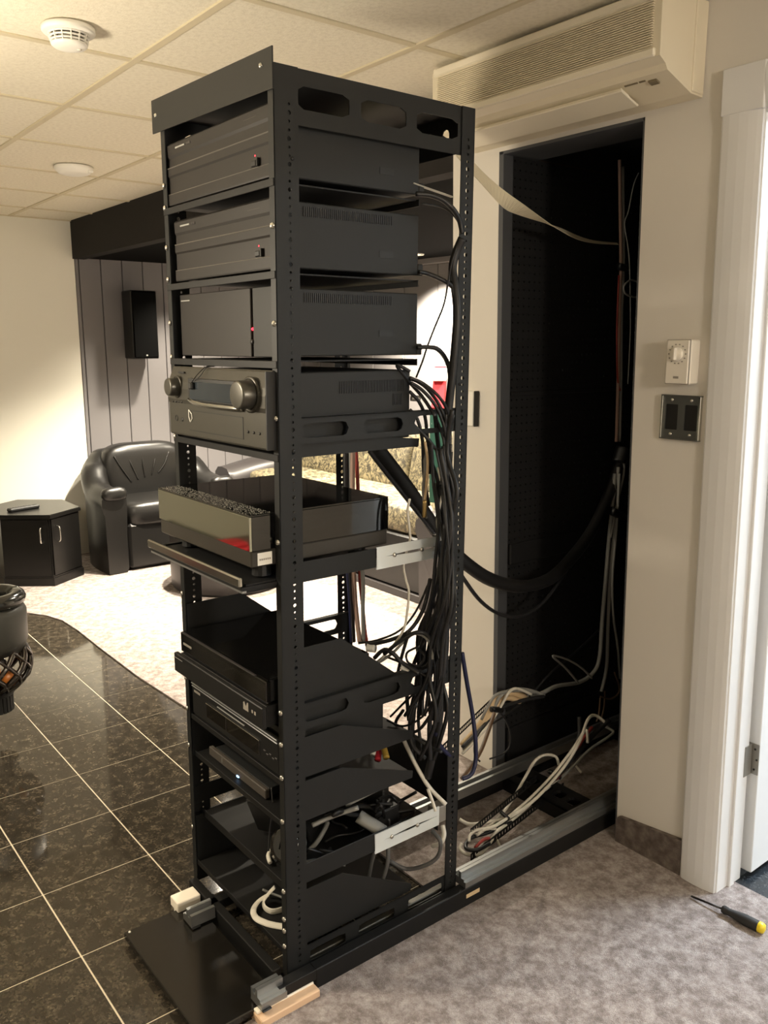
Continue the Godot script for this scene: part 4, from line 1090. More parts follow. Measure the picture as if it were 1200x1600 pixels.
	for k in 5: m.box(Vector3(-1.124, 0.574 - 0.005 * (k % 2), -1.612 + 0.013 * k), Vector3(-1.121, 0.579 - 0.005 * (k % 2), -1.602 + 0.013 * k), 0.001)
	put("buttons", m, mats.leather_gray, o)
	# modem with a blue light
	o = flat_box("network_box", "low dark network box with a small bright blue light", "network box", Vector3(-1.1, 0.427, -1.945), Vector3(-0.88, 0.452, -1.648), mats.face_light, mats.case)
	m = mb(); m.smooth = 0; m.ball(Vector3(-1.1, 0.4305, -1.785), Vector3(0.003, 0.0028, 0.008), 10); put("status_light", m, mats.led_blue, o)
	put("vent_tick", bx(Vector3(-1.1008, 0.434, -1.87), Vector3(-1.099, 0.447, -1.868)), mats.cable_gray, o)
	# tilted black box, motor spool and small parts on the low shelf
	o = thing("power_supply", "matte black box standing tilted on the low shelf", "power supply", Vector3(-1.0, 0.25, -1.72))
	m = mb(); m.xf = Transform3D(Basis(Vector3.UP, 0.5) * Basis(Vector3.BACK, 0.45), Vector3(-0.99, 0.335, -1.73)); m.box(Vector3(-0.05, -0.06, -0.08), Vector3(0.05, 0.065, 0.08), 0.003); put("case", m, mats.black, o)
	m = mb(); m.xf = Transform3D(Basis(Vector3.UP, 0.5) * Basis(Vector3.BACK, 0.45), Vector3(-0.99, 0.335, -1.73)); m.box(Vector3(-0.0515, -0.055, -0.075), Vector3(-0.0495, 0.06, 0.075), 0.001); put("cover_plate", m, mats.rack_in, o)
	o = thing("cable_spool", "round black cable spool with a bright center on the low shelf", "spool", Vector3(-1.065, 0.25, -1.625))
	m = mb(); m.smooth = 0; m.lathe(Vector3(-1.035, 0.295, -1.625), Vector3(-0.9, 0.35, 0.25), [[0.0, 0], [0.045, 0], [0.045, 0.012], [0.032, 0.014], [0.032, 0.03], [0.044, 0.032], [0.044, 0.04], [0.03, 0.042], [0.012, 0.04], [0, 0.04]], 28); put("reel", m, mats.gloss, o)
	m = mb(); m.smooth = 0; m.ball(Vector3(-1.035, 0.295, -1.625) + Vector3(-0.9, 0.35, 0.25).normalized() * 0.041, Vector3.ONE * 0.0035, 8); put("hub", m, mats.white, o)
	o = thing("surge_strip", "dark power strip box lying at the back of the low shelf", "power strip", Vector3(-0.76, 0.25, -1.75))
	put("case", bx(Vector3(-0.8, 0.25, -1.95), Vector3(-0.72, 0.3, -1.6), 0.004), mats.black, o)
	m = mb()
	for k in 6: m.box(Vector3(-0.775, 0.3, -1.93 + 0.055 * k), Vector3(-0.745, 0.3025, -1.895 + 0.055 * k), 0.002)
	put("outlets", m, mats.rack_in, o)
	for k in 4:
		var c := Vector3(-0.76 - 0.002 * k, 0.3025, -1.9 + 0.085 * k)
		o = thing("wall_wart", ["gray plug-in adapter at the left end of the power strip", "white plug-in adapter, second on the power strip from the left", "gray plug-in adapter, third on the power strip from the left", "black plug-in adapter at the right end of the power strip"][k], "adapter", c, "plug-in adapters on the power strip")
		m = mb(); m.xf = Transform3D(Basis(Vector3.UP, 0.2 * k), c); m.box(Vector3(-0.022, 0, -0.03), Vector3(0.022, 0.05, 0.03), 0.005); put("case", m, [mats.cable_gray, mats.white, mats.cable_gray, mats.black][k], o)

# ---------------------------------------------------------------- slide base under the rack and things on the floor
func channel(m: MB, x0: float, x1: float, y0: float, zc: float, s: float):
	# stepped aluminium track profile, extruded along x; s mirrors it
	var pr := PackedVector2Array()
	for q in [[-0.024, 0.0], [0.024, 0.0], [0.024, 0.016], [0.017, 0.016], [0.017, 0.022], [0.006, 0.022], [0.006, 0.04], [-0.004, 0.04], [-0.004, 0.022], [-0.014, 0.022], [-0.014, 0.032], [-0.024, 0.032]]:
		pr.append(Vector2(q[0] * s, q[1]))
	m.prism(pr, Vector3(x0, y0, zc), Vector3.BACK, Vector3.UP, Vector3(x1 - x0, 0, 0))

func build_slide_base():
	var o := thing("slide_base", "black floor frame with ribbed aluminium tracks running into the closet", "slide base", Vector3(-0.1, 0.007, -1.74))
	for z in [-1.4765, -1.875]:
		var m := mb()
		m.box(Vector3(-1.17, 0.0315, z - 0.03 if z > -1.7 else z), Vector3(-1.07, 0.058, z if z > -1.7 else z + 0.03), 0.001)
		m.box(Vector3(-1.07, 0.0, z - 0.03 if z > -1.7 else z), Vector3(0.84, 0.058, z if z > -1.7 else z + 0.03), 0.002)
		put("side_beam", m, mats.rack_in, o)
	for z in [-1.503, -1.848]:
		var m := mb(); channel(m, -0.585, 0.82, 0.058, z, 1.0 if z > -1.7 else -1.0)
		put("track", m, mats.alu, o)
	put("inner_track", bx(Vector3(-1.1, 0.018, -1.548), Vector3(-0.6, 0.05, -1.53), 0.002), mats.chrome_dark, o)
	for x in [-0.06, 0.55]:
		var m := mb()
		for k in 6: m.holed(Vector3(x, 0.05, -1.845 + 0.057 * k), Vector3.BACK, Vector3.RIGHT, Vector3(0, 0.008, 0), 0.0, 0.057, 0.0, 0.11, 0.0285, 0.055, 0.020, 0.022, 0.006, 12)
		m.box(Vector3(x, 0.008, -1.845), Vector3(x + 0.004, 0.05, -1.51)); m.box(Vector3(x + 0.106, 0.008, -1.845), Vector3(x + 0.11, 0.05, -1.51))
		put("crossmember", m, mats.rack_in, o)
	for z in [-1.493, -1.845]:
		var m := mb(); channel(m, -1.222, -1.155, 0.035, z, 1.0 if z > -1.6 else -1.0); put("track_end", m, mats.alu, o)
		m = mb(); m.box(Vector3(-1.222, 0.0315, z - 0.03), Vector3(-1.198, 0.036, z + 0.03), 0.002); put("end_block", m, mats.black, o)
	var m2 := mb(); m2.box(Vector3(-1.153, 0.0, -1.98), Vector3(-1.13, 0.058, -1.535), 0.002); put("front_beam", m2, mats.rack_in, o)
	m2 = mb(); m2.box(Vector3(-0.585, 0.03, -1.4762), Vector3(-0.535, 0.042, -1.4745), 0.001); put("rating_plate", m2, mats.cable_beige, o)

func build_floor_things():
	var o := thing("floor_plate", "glossy black metal plate lying on the tiles in front of the rack", "plate", Vector3(-1.24, 0, -1.71))
	put("plate", bx(Vector3(-1.362, 0.012, -1.92), Vector3(-1.165, 0.03, -1.49), 0.002), mats.plate_gloss, o)
	var m := mb()
	for z in [-1.85, -1.56]: m.box(Vector3(-1.34, 0.0, z - 0.02), Vector3(-1.18, 0.012, z + 0.02))
	put("runner", m, mats.black, o)
	for q in [Vector3(-1.35, 0.03, -1.912), Vector3(-1.345, 0.03, -1.505)]:
		m = mb(); m.smooth = 0; m.ball(q, Vector3(0.0035, 0.003, 0.0035), 8); put("rivet", m, mats.white, o)
	o = thing("wood_offcut", "small pale white block beside the black plate", "block", Vector3(-1.19, 0.0, -1.92))
	put("block", bx(Vector3(-1.222, 0.03, -1.948), Vector3(-1.156, 0.058, -1.902), 0.002), mats.wood_pale, o)
	put("lower_block", bx(Vector3(-1.215, 0.0, -1.946), Vector3(-1.16, 0.031, -1.905), 0.002), mats.wood_pale, o)
	o = thing("wood_plank", "narrow bare wood plank wedged under the front corner of the rack", "plank", Vector3(-1.15, 0.0, -1.48))
	m = mb(); m.box(Vector3(-1.232, 0.0, -1.532), Vector3(-1.076, 0.024, -1.452), 0.002); put("board", m, mats.wood, o)
	m = mb(); m.box(Vector3(-1.23, 0.024, -1.5), Vector3(-1.078, 0.03, -1.476), 0.001); put("batten", m, mats.wood_pale, o)
	# screwdriver on the carpet
	o = thing("screwdriver", "black screwdriver with a yellow butt end lying on the carpet", "screwdriver", Vector3(-0.068, 0.007, -1.0))
	var a := Vector3(-0.076, 0.013, -1.112); var b := Vector3(-0.070, 0.021, -1.03); var c := Vector3(-0.062, 0.022, -0.922)
	m = mb(); m.smooth = 0; m.cyl(a, b, 0.003, 0.003, 10)
	m.smooth = -1; m.box(a - Vector3(0.0035, 0.0012, 0.006), a + Vector3(0.0035, 0.0012, 0.004), 0.0005); put("shank", m, mats.steel_dark, o)
	var ax := (c - b); var L := ax.length()
	m = mb(); m.smooth = 0; m.lathe(b, ax, [[0.0, 0], [0.009, 0.0], [0.0115, 0.006], [0.0095, 0.018], [0.0105, 0.03], [0.0145, L * 0.55], [0.0145, L - 0.014], [0.0138, L - 0.01]], 12); put("grip", m, mats.rubber, o)
	m = mb(); m.smooth = 0; m.lathe(b, ax, [[0.0142, L - 0.0105], [0.0142, L - 0.004], [0.012, L + 0.003], [0.006, L + 0.0055], [0, L + 0.006]], 16); put("butt_end", m, mats.yellow, o)

# ---------------------------------------------------------------- cables (metres, traced along their runs)
func cable(called: String, label: String, cat: String, group: String, material: Material, r: float, pts: Array, flat := 1.0):
	var m := mb(); m.smooth = 0 if flat > 0.5 else -1
	m.tube(curve(pts, 5), r, 8 if r > 0.006 else 6, flat)
	var o := put(called, m, material)
	tag(o, label, cat, group)

func ribbon(pts: Array):
	var p := curve(pts, 5)
	var wd := PackedVector3Array()
	for k in p.size():
		var t := float(k) / (p.size() - 1)
		var a := -0.2 + 2.6 * smoothstep(0.15, 0.75, t)
		var w := 0.019 * (1.0 - 0.75 * smoothstep(0.55, 1.0, t))
		var tan := (p[mini(k + 1, p.size() - 1)] - p[maxi(k - 1, 0)]).normalized()
		var s := tan.cross(Vector3.UP).normalized(); var u := s.cross(tan)
		wd.append((u * cos(a) + s * sin(a)) * w)
	var m := mb(); m.strip(p, wd, 0.0016)
	tag(put("ribbon_strap", m, mats.cable_ribbon), "flat cream ribbon strap twisting from the rack top into the closet", "strap")

func perforated_strip(label: String, a: Vector3, b: Vector3, up: Vector3, n: int):
	var m := mb()
	var U := (b - a) / n; var T := U.cross(up).normalized() * 0.002
	for k in n: m.holed(a, U.normalized(), up.normalized(), T, U.length() * k, U.length() * (k + 1), 0.0, 0.022, U.length() * (k + 0.5), 0.011, 0.0035, 0.006, 0.0015, 8)
	tag(put("perforated_strip", m, mats.rack_in), label, "cable tray")

func build_cables():
	cable("cable_loom", "thick black sleeved cable loom sagging from the rack into the closet", "cable", "", mats.cable_loom, 0.021, [Vector3(-0.683, 1.235, -1.740), Vector3(-0.632, 1.180, -1.740), Vector3(-0.569, 1.108, -1.740), Vector3(-0.495, 1.016, -1.740), Vector3(-0.426, 0.938, -1.740), Vector3(-0.354, 0.873, -1.740), Vector3(-0.226, 0.796, -1.760), Vector3(-0.069, 0.743, -1.780), Vector3(0.098, 0.731, -1.810), Vector3(0.246, 0.774, -1.840), Vector3(0.384, 0.850, -1.865), Vector3(0.499, 0.957, -1.890), Vector3(0.551, 1.058, -1.890), Vector3(0.577, 1.107, -1.890)], 1)
	cable("black_cable", "thin black cable hanging lower beside the thick loom, from rack to closet", "cable", "", mats.cable_dark, 0.006, [Vector3(-0.721, 1.232, -1.720), Vector3(-0.673, 1.178, -1.720), Vector3(-0.586, 1.083, -1.720), Vector3(-0.469, 0.951, -1.720), Vector3(-0.380, 0.834, -1.720), Vector3(-0.288, 0.744, -1.740), Vector3(-0.183, 0.678, -1.760), Vector3(-0.064, 0.645, -1.780), Vector3(0.049, 0.654, -1.800), Vector3(0.150, 0.705, -1.815), Vector3(0.235, 0.759, -1.830)], 1)
	cable("power_lead", "black power lead plugged into the back of the second amplifier", "cable", "", mats.cable, 0.0055, [Vector3(-0.730, 1.660, -1.519), Vector3(-0.700, 1.658, -1.524), Vector3(-0.670, 1.645, -1.509), Vector3(-0.640, 1.632, -1.507), Vector3(-0.630, 1.611, -1.502), Vector3(-0.630, 1.555, -1.501), Vector3(-0.630, 1.466, -1.508), Vector3(-0.630, 1.376, -1.519), Vector3(-0.630, 1.267, -1.526)], 1)
	cable("power_lead", "black power lead curving down from the back of the flat-faced amplifier", "cable", "", mats.cable, 0.0055, [Vector3(-0.735, 1.492, -1.518), Vector3(-0.708, 1.493, -1.514), Vector3(-0.680, 1.488, -1.509), Vector3(-0.640, 1.463, -1.523), Vector3(-0.635, 1.429, -1.515), Vector3(-0.630, 1.376, -1.515), Vector3(-0.630, 1.267, -1.521)], 1)
	cable("power_lead", "black power lead arching from the topmost amplifier to the rear post", "cable", "", mats.cable, 0.006, [Vector3(-0.740, 1.827, -1.520), Vector3(-0.710, 1.826, -1.507), Vector3(-0.680, 1.817, -1.497), Vector3(-0.655, 1.799, -1.490), Vector3(-0.630, 1.777, -1.495), Vector3(-0.620, 1.749, -1.496)], 1)
	cable("thin_lead", "thin black lead between the topmost amplifier and the rear post", "cable", "", mats.cable, 0.0022, [Vector3(-0.720, 1.809, -1.521), Vector3(-0.660, 1.807, -1.523), Vector3(-0.640, 1.790, -1.506), Vector3(-0.620, 1.769, -1.503)], 1)
	cable("power_lead", "thick black cable descending along the inside of the right rear post", "cable", "", mats.cable, 0.0105, [Vector3(-0.615, 1.740, -1.501), Vector3(-0.622, 1.708, -1.514), Vector3(-0.630, 1.672, -1.516), Vector3(-0.631, 1.628, -1.505), Vector3(-0.632, 1.570, -1.496), Vector3(-0.633, 1.496, -1.500), Vector3(-0.634, 1.422, -1.508), Vector3(-0.636, 1.345, -1.517), Vector3(-0.637, 1.252, -1.521), Vector3(-0.638, 1.157, -1.527), Vector3(-0.639, 1.046, -1.519), Vector3(-0.640, 0.933, -1.513), Vector3(-0.648, 0.818, -1.514), Vector3(-0.656, 0.698, -1.523), Vector3(-0.664, 0.603, -1.502), Vector3(-0.672, 0.498, -1.511), Vector3(-0.680, 0.394, -1.531)], 1)
	cable("thin_lead", "thin black wire wandering down across the bright gap behind the amplifiers", "cable", "", mats.cable, 0.0022, [Vector3(-0.620, 1.740, -1.503), Vector3(-0.640, 1.685, -1.508), Vector3(-0.660, 1.641, -1.498), Vector3(-0.670, 1.591, -1.500), Vector3(-0.680, 1.540, -1.519), Vector3(-0.700, 1.496, -1.522), Vector3(-0.720, 1.460, -1.517), Vector3(-0.720, 1.423, -1.539)], 1)
	cable("white_strap", "white flat strap sticking out behind the topmost amplifier", "cable", "", mats.cable_white, 0.006, [Vector3(-0.730, 1.854, -1.543), Vector3(-0.680, 1.846, -1.541), Vector3(-0.600, 1.839, -1.554)], 0.3)
	ribbon([Vector3(-0.529, 1.966, -1.620), Vector3(-0.441, 1.945, -1.660), Vector3(-0.331, 1.913, -1.700), Vector3(-0.237, 1.888, -1.730), Vector3(-0.148, 1.876, -1.760), Vector3(-0.018, 1.860, -1.795), Vector3(0.126, 1.845, -1.830), Vector3(0.235, 1.834, -1.855), Vector3(0.348, 1.832, -1.880), Vector3(0.495, 1.838, -1.900)])
	cable("white_cable", "short white cable meeting the twisted ribbon at the closet's left edge", "cable", "", mats.cable_white, 0.0035, [Vector3(0.020, 1.937, -2.017), Vector3(0.050, 1.933, -2.007), Vector3(0.070, 1.923, -1.975)], 1)
	cable("signal_cable", "black signal cable leaving the back of the receiver", "cable", "cables plugged into the receiver", mats.cable, 0.0042, [Vector3(-0.750, 1.421, -1.527), Vector3(-0.725, 1.412, -1.522), Vector3(-0.700, 1.390, -1.512), Vector3(-0.675, 1.348, -1.499), Vector3(-0.650, 1.286, -1.502)], 1)
	cable("signal_cable", "black signal cable leaving the back of the receiver", "cable", "cables plugged into the receiver", mats.cable, 0.0042, [Vector3(-0.750, 1.412, -1.522), Vector3(-0.720, 1.394, -1.516), Vector3(-0.690, 1.358, -1.504), Vector3(-0.670, 1.306, -1.494), Vector3(-0.650, 1.239, -1.504)], 1)
	cable("signal_cable", "black signal cable leaving the back of the receiver", "cable", "cables plugged into the receiver", mats.cable, 0.0042, [Vector3(-0.750, 1.392, -1.527), Vector3(-0.725, 1.367, -1.522), Vector3(-0.700, 1.330, -1.529), Vector3(-0.685, 1.270, -1.536), Vector3(-0.670, 1.190, -1.543)], 1)
	cable("signal_cable", "black signal cable leaving the back of the receiver", "cable", "cables plugged into the receiver", mats.cable, 0.0042, [Vector3(-0.750, 1.350, -1.526), Vector3(-0.730, 1.327, -1.522), Vector3(-0.710, 1.273, -1.526), Vector3(-0.695, 1.193, -1.538), Vector3(-0.680, 1.113, -1.535)], 1)
	cable("signal_cable", "black signal cable leaving the back of the receiver", "cable", "cables plugged into the receiver", mats.cable, 0.0042, [Vector3(-0.750, 1.321, -1.524), Vector3(-0.725, 1.301, -1.521), Vector3(-0.700, 1.273, -1.510), Vector3(-0.675, 1.227, -1.496), Vector3(-0.650, 1.145, -1.506)], 1)
	cable("signal_cable", "black signal cable leaving the back of the receiver", "cable", "cables plugged into the receiver", mats.cable, 0.0042, [Vector3(-0.750, 1.424, -1.527), Vector3(-0.720, 1.409, -1.512), Vector3(-0.690, 1.376, -1.487), Vector3(-0.650, 1.329, -1.499), Vector3(-0.650, 1.256, -1.495)], 1)
	cable("signal_cable", "black signal cable leaving the back of the receiver", "cable", "cables plugged into the receiver", mats.cable, 0.0042, [Vector3(-0.750, 1.438, -1.527), Vector3(-0.780, 1.453, -1.537), Vector3(-0.750, 1.423, -1.541), Vector3(-0.710, 1.378, -1.528), Vector3(-0.710, 1.336, -1.482)], 1)
	cable("coax_plug", "shiny metal plug at the lower back corner of the receiver", "plug", "", mats.steel, 0.007, [Vector3(-0.740, 1.376, -1.534), Vector3(-0.720, 1.374, -1.525)], 1)
	cable("hanging_cable", "black cable in the tangled bundle hanging at the back of the rack", "cable", "black cables hanging behind the rack", mats.cable, 0.0038, [Vector3(-0.652, 1.060, -1.490), Vector3(-0.667, 0.988, -1.482), Vector3(-0.661, 0.867, -1.491), Vector3(-0.653, 0.770, -1.532), Vector3(-0.650, 0.667, -1.535), Vector3(-0.669, 0.557, -1.518), Vector3(-0.667, 0.458, -1.521)], 1)
	cable("hanging_cable", "black cable in the tangled bundle hanging at the back of the rack", "cable", "black cables hanging behind the rack", mats.cable, 0.0055, [Vector3(-0.700, 1.352, -1.435), Vector3(-0.699, 1.253, -1.451), Vector3(-0.709, 1.171, -1.405), Vector3(-0.712, 1.097, -1.417), Vector3(-0.701, 0.997, -1.436), Vector3(-0.708, 0.894, -1.436), Vector3(-0.704, 0.793, -1.437), Vector3(-0.699, 0.697, -1.454), Vector3(-0.715, 0.587, -1.456)], 1)
	cable("hanging_cable", "black cable in the tangled bundle hanging at the back of the rack", "cable", "black cables hanging behind the rack", mats.cable, 0.003, [Vector3(-0.675, 1.263, -1.561), Vector3(-0.662, 1.169, -1.518), Vector3(-0.671, 1.060, -1.489), Vector3(-0.661, 0.969, -1.512), Vector3(-0.661, 0.859, -1.534), Vector3(-0.657, 0.782, -1.513), Vector3(-0.665, 0.658, -1.560), Vector3(-0.658, 0.571, -1.503), Vector3(-0.672, 0.466, -1.514)], 1)
	cable("hanging_cable", "black cable in the tangled bundle hanging at the back of the rack", "cable", "black cables hanging behind the rack", mats.cable_dark, 0.0055, [Vector3(-0.719, 1.254, -1.451), Vector3(-0.718, 1.184, -1.430), Vector3(-0.722, 1.093, -1.407), Vector3(-0.731, 0.990, -1.417), Vector3(-0.729, 0.899, -1.413), Vector3(-0.717, 0.795, -1.428), Vector3(-0.721, 0.719, -1.433), Vector3(-0.725, 0.587, -1.473), Vector3(-0.711, 0.472, -1.484)], 1)
	cable("hanging_cable", "black cable in the tangled bundle hanging at the back of the rack", "cable", "black cables hanging behind the rack", mats.cable, 0.0038, [Vector3(-0.674, 1.269, -1.467), Vector3(-0.671, 1.175, -1.479), Vector3(-0.681, 1.087, -1.454), Vector3(-0.681, 0.981, -1.467), Vector3(-0.685, 0.871, -1.498), Vector3(-0.686, 0.792, -1.501), Vector3(-0.673, 0.656, -1.547), Vector3(-0.676, 0.533, -1.574)], 1)
	cable("hanging_cable", "black cable in the tangled bundle hanging at the back of the rack", "cable", "black cables hanging behind the rack", mats.cable, 0.0055, [Vector3(-0.699, 1.176, -1.470), Vector3(-0.705, 1.087, -1.447), Vector3(-0.701, 0.975, -1.465), Vector3(-0.690, 0.894, -1.477), Vector3(-0.703, 0.781, -1.521), Vector3(-0.706, 0.645, -1.581), Vector3(-0.704, 0.543, -1.578)], 1)
	cable("hanging_cable", "black cable in the tangled bundle hanging at the back of the rack", "cable", "black cables hanging behind the rack", mats.cable, 0.0038, [Vector3(-0.650, 1.154, -1.537), Vector3(-0.668, 1.065, -1.493), Vector3(-0.653, 0.968, -1.520), Vector3(-0.654, 0.861, -1.528), Vector3(-0.663, 0.763, -1.545), Vector3(-0.661, 0.663, -1.562), Vector3(-0.668, 0.566, -1.537), Vector3(-0.654, 0.449, -1.539)], 1)
	cable("hanging_cable", "black cable in the tangled bundle hanging at the back of the rack", "cable", "black cables hanging behind the rack", mats.cable, 0.0045, [Vector3(-0.616, 1.241, -1.527), Vector3(-0.620, 1.143, -1.530), Vector3(-0.621, 1.063, -1.533), Vector3(-0.625, 0.969, -1.512), Vector3(-0.619, 0.853, -1.563), Vector3(-0.629, 0.751, -1.560), Vector3(-0.628, 0.632, -1.602), Vector3(-0.613, 0.514, -1.647), Vector3(-0.625, 0.408, -1.617)], 1)
	cable("hanging_cable", "black cable in the tangled bundle hanging at the back of the rack", "cable", "black cables hanging behind the rack", mats.cable, 0.0055, [Vector3(-0.675, 1.263, -1.491), Vector3(-0.676, 1.157, -1.472), Vector3(-0.674, 1.083, -1.460), Vector3(-0.690, 0.991, -1.443), Vector3(-0.691, 0.898, -1.425), Vector3(-0.683, 0.799, -1.464), Vector3(-0.679, 0.688, -1.482), Vector3(-0.685, 0.606, -1.453), Vector3(-0.679, 0.454, -1.507)], 1)
	cable("hanging_cable", "black cable in the tangled bundle hanging at the back of the rack", "cable", "black cables hanging behind the rack", mats.cable_dark, 0.0055, [Vector3(-0.670, 1.255, -1.510), Vector3(-0.690, 1.159, -1.480), Vector3(-0.673, 1.074, -1.511), Vector3(-0.690, 0.975, -1.480), Vector3(-0.671, 0.863, -1.533), Vector3(-0.677, 0.770, -1.575), Vector3(-0.674, 0.662, -1.576), Vector3(-0.671, 0.532, -1.617)], 1)
	cable("hanging_cable", "black cable in the tangled bundle hanging at the back of the rack", "cable", "black cables hanging behind the rack", mats.cable, 0.003, [Vector3(-0.632, 1.054, -1.522), Vector3(-0.626, 0.950, -1.543), Vector3(-0.632, 0.864, -1.522), Vector3(-0.618, 0.737, -1.580), Vector3(-0.629, 0.653, -1.532), Vector3(-0.622, 0.545, -1.571)], 1)
	cable("hanging_cable", "black cable in the tangled bundle hanging at the back of the rack", "cable", "black cables hanging behind the rack", mats.cable, 0.0055, [Vector3(-0.645, 1.335, -1.491), Vector3(-0.656, 1.247, -1.505), Vector3(-0.645, 1.152, -1.488), Vector3(-0.640, 1.070, -1.507), Vector3(-0.652, 0.969, -1.495), Vector3(-0.661, 0.872, -1.496), Vector3(-0.660, 0.771, -1.521), Vector3(-0.644, 0.644, -1.568), Vector3(-0.651, 0.572, -1.512)], 1)
	cable("hanging_cable", "black cable in the tangled bundle hanging at the back of the rack", "cable", "black cables hanging behind the rack", mats.cable, 0.0055, [Vector3(-0.718, 1.263, -1.453), Vector3(-0.722, 1.167, -1.435), Vector3(-0.729, 1.102, -1.418), Vector3(-0.711, 1.003, -1.416), Vector3(-0.724, 0.901, -1.402), Vector3(-0.734, 0.823, -1.417), Vector3(-0.734, 0.712, -1.428)], 1)
	cable("hanging_cable", "black cable in the tangled bundle hanging at the back of the rack", "cable", "black cables hanging behind the rack", mats.cable, 0.003, [Vector3(-0.729, 1.264, -1.457), Vector3(-0.728, 1.169, -1.429), Vector3(-0.737, 1.088, -1.408), Vector3(-0.733, 1.004, -1.403), Vector3(-0.718, 0.906, -1.428), Vector3(-0.722, 0.789, -1.454), Vector3(-0.721, 0.713, -1.431), Vector3(-0.723, 0.610, -1.450)], 1)
	cable("hanging_cable", "black cable in the tangled bundle hanging at the back of the rack", "cable", "black cables hanging behind the rack", mats.cable_dark, 0.0038, [Vector3(-0.698, 1.092, -1.458), Vector3(-0.691, 0.974, -1.468), Vector3(-0.691, 0.904, -1.453), Vector3(-0.692, 0.789, -1.460), Vector3(-0.699, 0.694, -1.498), Vector3(-0.693, 0.571, -1.528)], 1)
	cable("hanging_cable", "black cable in the tangled bundle hanging at the back of the rack", "cable", "black cables hanging behind the rack", mats.cable_dark, 0.0038, [Vector3(-0.660, 1.335, -1.542), Vector3(-0.667, 1.261, -1.495), Vector3(-0.648, 1.158, -1.536), Vector3(-0.660, 1.060, -1.509), Vector3(-0.644, 0.972, -1.523), Vector3(-0.654, 0.854, -1.552), Vector3(-0.646, 0.749, -1.567), Vector3(-0.664, 0.642, -1.580), Vector3(-0.644, 0.527, -1.637)], 1)
	cable("hanging_cable", "black cable in the tangled bundle hanging at the back of the rack", "cable", "black cables hanging behind the rack", mats.cable, 0.003, [Vector3(-0.671, 1.337, -1.487), Vector3(-0.661, 1.249, -1.505), Vector3(-0.648, 1.158, -1.517), Vector3(-0.669, 1.077, -1.476), Vector3(-0.659, 0.961, -1.505), Vector3(-0.665, 0.890, -1.485), Vector3(-0.670, 0.763, -1.557), Vector3(-0.664, 0.646, -1.593)], 1)
	cable("hanging_cable", "black cable in the tangled bundle hanging at the back of the rack", "cable", "black cables hanging behind the rack", mats.cable, 0.0038, [Vector3(-0.650, 1.074, -1.496), Vector3(-0.648, 0.984, -1.486), Vector3(-0.654, 0.879, -1.520), Vector3(-0.663, 0.771, -1.520), Vector3(-0.659, 0.640, -1.576), Vector3(-0.654, 0.537, -1.621), Vector3(-0.648, 0.401, -1.615)], 1)
	cable("hanging_cable", "black cable in the tangled bundle hanging at the back of the rack", "cable", "black cables hanging behind the rack", mats.cable_dark, 0.0045, [Vector3(-0.707, 1.270, -1.498), Vector3(-0.699, 1.169, -1.496), Vector3(-0.696, 1.087, -1.481), Vector3(-0.706, 0.991, -1.480), Vector3(-0.703, 0.893, -1.497), Vector3(-0.700, 0.764, -1.542), Vector3(-0.695, 0.663, -1.544), Vector3(-0.693, 0.553, -1.573), Vector3(-0.695, 0.430, -1.576)], 1)
	cable("hanging_cable", "black cable in the tangled bundle hanging at the back of the rack", "cable", "black cables hanging behind the rack", mats.cable, 0.003, [Vector3(-0.700, 1.177, -1.491), Vector3(-0.699, 1.090, -1.472), Vector3(-0.709, 1.003, -1.444), Vector3(-0.701, 0.886, -1.446), Vector3(-0.711, 0.779, -1.480), Vector3(-0.707, 0.701, -1.477), Vector3(-0.697, 0.592, -1.491)], 1)
	cable("hanging_cable", "black cable in the tangled bundle hanging at the back of the rack", "cable", "black cables hanging behind the rack", mats.cable, 0.0055, [Vector3(-0.724, 1.090, -1.427), Vector3(-0.729, 0.998, -1.432), Vector3(-0.733, 0.913, -1.429), Vector3(-0.723, 0.810, -1.453), Vector3(-0.731, 0.713, -1.470), Vector3(-0.729, 0.603, -1.446), Vector3(-0.728, 0.471, -1.506)], 1)
	cable("hanging_cable", "black cable in the tangled bundle hanging at the back of the rack", "cable", "black cables hanging behind the rack", mats.cable, 0.0055, [Vector3(-0.676, 1.341, -1.521), Vector3(-0.658, 1.260, -1.528), Vector3(-0.667, 1.156, -1.491), Vector3(-0.662, 1.077, -1.504), Vector3(-0.678, 0.989, -1.487), Vector3(-0.660, 0.858, -1.542), Vector3(-0.674, 0.752, -1.559), Vector3(-0.667, 0.641, -1.570), Vector3(-0.681, 0.559, -1.552)], 1)
	cable("hanging_cable", "black cable in the tangled bundle hanging at the back of the rack", "cable", "black cables hanging behind the rack", mats.cable_dark, 0.0045, [Vector3(-0.671, 1.160, -1.525), Vector3(-0.674, 1.062, -1.503), Vector3(-0.686, 0.981, -1.470), Vector3(-0.665, 0.869, -1.533), Vector3(-0.683, 0.760, -1.541), Vector3(-0.669, 0.670, -1.556), Vector3(-0.665, 0.550, -1.528)], 1)
	cable("hanging_cable", "black cable in the tangled bundle hanging at the back of the rack", "cable", "black cables hanging behind the rack", mats.cable, 0.0045, [Vector3(-0.720, 1.088, -1.407), Vector3(-0.723, 0.997, -1.407), Vector3(-0.738, 0.907, -1.412), Vector3(-0.737, 0.793, -1.458), Vector3(-0.734, 0.698, -1.475), Vector3(-0.739, 0.575, -1.553)], 1)
	cable("hanging_cable", "black cable in the tangled bundle hanging at the back of the rack", "cable", "black cables hanging behind the rack", mats.cable_dark, 0.0045, [Vector3(-0.664, 1.077, -1.491), Vector3(-0.647, 0.955, -1.533), Vector3(-0.664, 0.851, -1.548), Vector3(-0.650, 0.756, -1.587), Vector3(-0.651, 0.630, -1.612), Vector3(-0.660, 0.532, -1.609), Vector3(-0.660, 0.409, -1.626)], 1)
